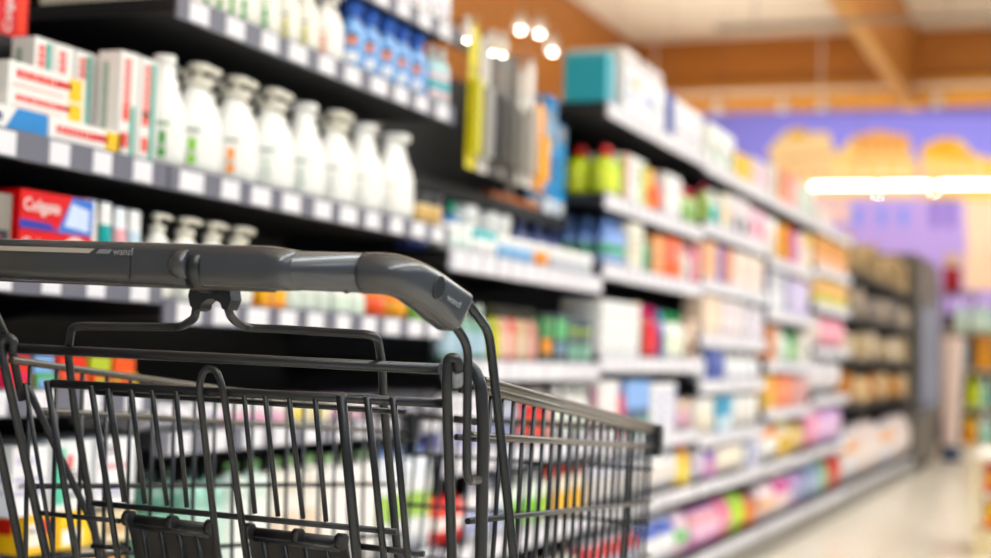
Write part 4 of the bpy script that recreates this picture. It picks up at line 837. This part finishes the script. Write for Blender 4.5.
# basket: right and left sides, front, floor
def rx(y): return -.566-(y-1.36)/.84*.054
def rimz(y): return .914-(y-1.44)/.77*.07
for s in (0, 1):
    f = (lambda q: q) if s == 0 else (lambda q: Vector((2*CXM-q.x, q.y, q.z)))
    mb = MB(); y0 = 1.39 if s == 0 else 1.315; y1 = 2.22
    P = [f(Vector((rx(y), y, rimz(y)))) for y in (y0, 1.7, 2.0, y1)]
    mb.tube([q+Vector((0,0,.004 if s == 0 else 0)) for q in P], .0052 if s == 0 else .0042, m_rim, 10)
    if s == 0: mb.tube([q-Vector((0,0,.004)) for q in P], .0052, m_rim, 10)
    sp = part(mb, 'basket_side')
    w_ = MB()
    for dz in (.052, .135, .215, .295): w_.tube([f(Vector((rx(y), y, rimz(y)-dz-(y-1.36)*(-.03)))) for y in (1.36, 1.7, 2.0, y1-.01)], .0032 if dz > .06 else .0042, m_rim if dz < .06 else m_wire, 8)
    part(w_, 'long_wire', sp)
    v_ = MB(); N = 21
    for i in range(N):
        y = y0+.03+(y1-.05-y0)*i/(N-1); q = Vector((rx(y), y, rimz(y)))
        v_.tube([f(q), f(Vector((q.x-.004, y, q.z-.15))), f(Vector((q.x-.012, y, q.z-.32)))], .0026, m_wire, 8)
    part(v_, 'upright_wire', sp)
    q = f(Vector((rx(y1), y1, rimz(y1)-.016))); part(MB().rbox(q.x-.012, q.x+.012, q.y-.012, q.y+.014, q.z-.024, q.z+.024, m_pl2, .004), 'corner_guard', sp)
fr = MB(); xa, xb, y1, z1 = 2*CXM-rx(2.22), rx(2.22), 2.225, rimz(2.22)
fr.tube([(xa, y1, z1), (xb, y1, z1)], .0052, m_rim, 10)
fr = part(fr, 'basket_front'); v_ = MB()
for i in range(17):
    x = xa+(xb-xa)*(i+.5)/17; v_.tube([(x, y1, z1), (x, y1-.03, z1-.2), (x, y1-.10, z1-.29)], .0026, m_wire, 8)
for dz in (.06, .14, .22): v_.tube([(xa, y1-dz*.15, z1-dz), (xb, y1-dz*.15, z1-dz)], .003, m_wire, 8)
part(v_, 'wire_grid', fr)
fo = MB()
for i in range(14): x = xa+.02+(xb-xa-.04)*i/13; fo.tube([(x, 1.40, .595), (x, 2.13, .545)], .0028, m_wire, 8)
for y in (1.42, 1.66, 1.9, 2.11): fo.tube([(2*CXM-rx(y)+.012, y, .592-(y-1.42)*.07), (rx(y)-.012, y, .592-(y-1.42)*.07)], .0035, m_wire, 8)
part(fo, 'basket_floor')
# chassis and wheels
ch = MB()
for s in (-1, 1):
    x = CXM+s*.25; x2 = CXM+s*.19
    ch.tube(fillet([Vector((CXM+s*.29, 1.30, .62)), Vector((x, 1.32, .42)), Vector((x, 1.36, .2)), Vector((x2, 2.1, .17))], .06), .0095, m_wire, 10)
    ch.tube(fillet([Vector((x, 1.34, .36)), Vector((x2, 1.9, .50)), Vector((x2, 2.05, .55))], .04), .008, m_wire, 10)
    ch.tube([(CXM+s*.29, 1.30, .62), (rx(1.42) if s > 0 else 2*CXM-rx(1.42), 1.42, .61)], .005, m_wire, 8)
ch.tube([(CXM-.25, 1.37, .2), (CXM+.25, 1.37, .2)], .009, m_wire, 10); ch.tube([(CXM-.19, 2.09, .17), (CXM+.19, 2.09, .17)], .009, m_wire, 10)
part(ch, 'base_frame')
for x, y, zt in ((CXM-.25, 1.37, .2), (CXM+.25, 1.37, .2), (CXM-.19, 2.09, .17), (CXM+.19, 2.09, .17)):
    wm = MB(); wm.tube([(x-.014, y+.02, .0605), (x+.014, y+.02, .0605)], .06, m_blk, 24); wm = part(wm, 'wheel')
    fk = MB()
    for s in (-1, 1): fk.box(x+s*.02-.002, x+s*.02+.002, y, y+.04, .05, zt-.02, m_cap)
    fk.box(x-.022, x+.022, y-.005, y+.04, zt-.024, zt-.01, m_cap); part(fk, 'fork', wm)
#<CART

# ------------------------------------------------------------------ light, camera
w = bpy.data.worlds.new('World'); sc.world = w; w.use_nodes = True
bg = w.node_tree.nodes['Background']; bg.inputs[0].default_value = (.86, .93, 1, 1); bg.inputs[1].default_value = .25
cd = bpy.data.cameras.new('camera'); cam = bpy.data.objects.new('camera', cd); COL.objects.link(cam)
R = Matrix((Xv, Av, Zv)).to_4x4(); R.translation = Vector((0, 0, HC)); cam.matrix_world = R
cd.sensor_fit = 'HORIZONTAL'; cd.sensor_width = 36; cd.lens = F/991*36; cd.clip_start = .05; cd.clip_end = 100
cd.dof.use_dof = True; cd.dof.focus_distance = 1.46; cd.dof.aperture_fstop = (cd.lens/1000)/.0182
sc.camera = cam
sc.view_settings.view_transform = 'Standard'; sc.view_settings.look = 'None'; sc.view_settings.gamma = 1; sc.view_settings.use_curve_mapping = False
sc.view_settings.exposure = 0.05
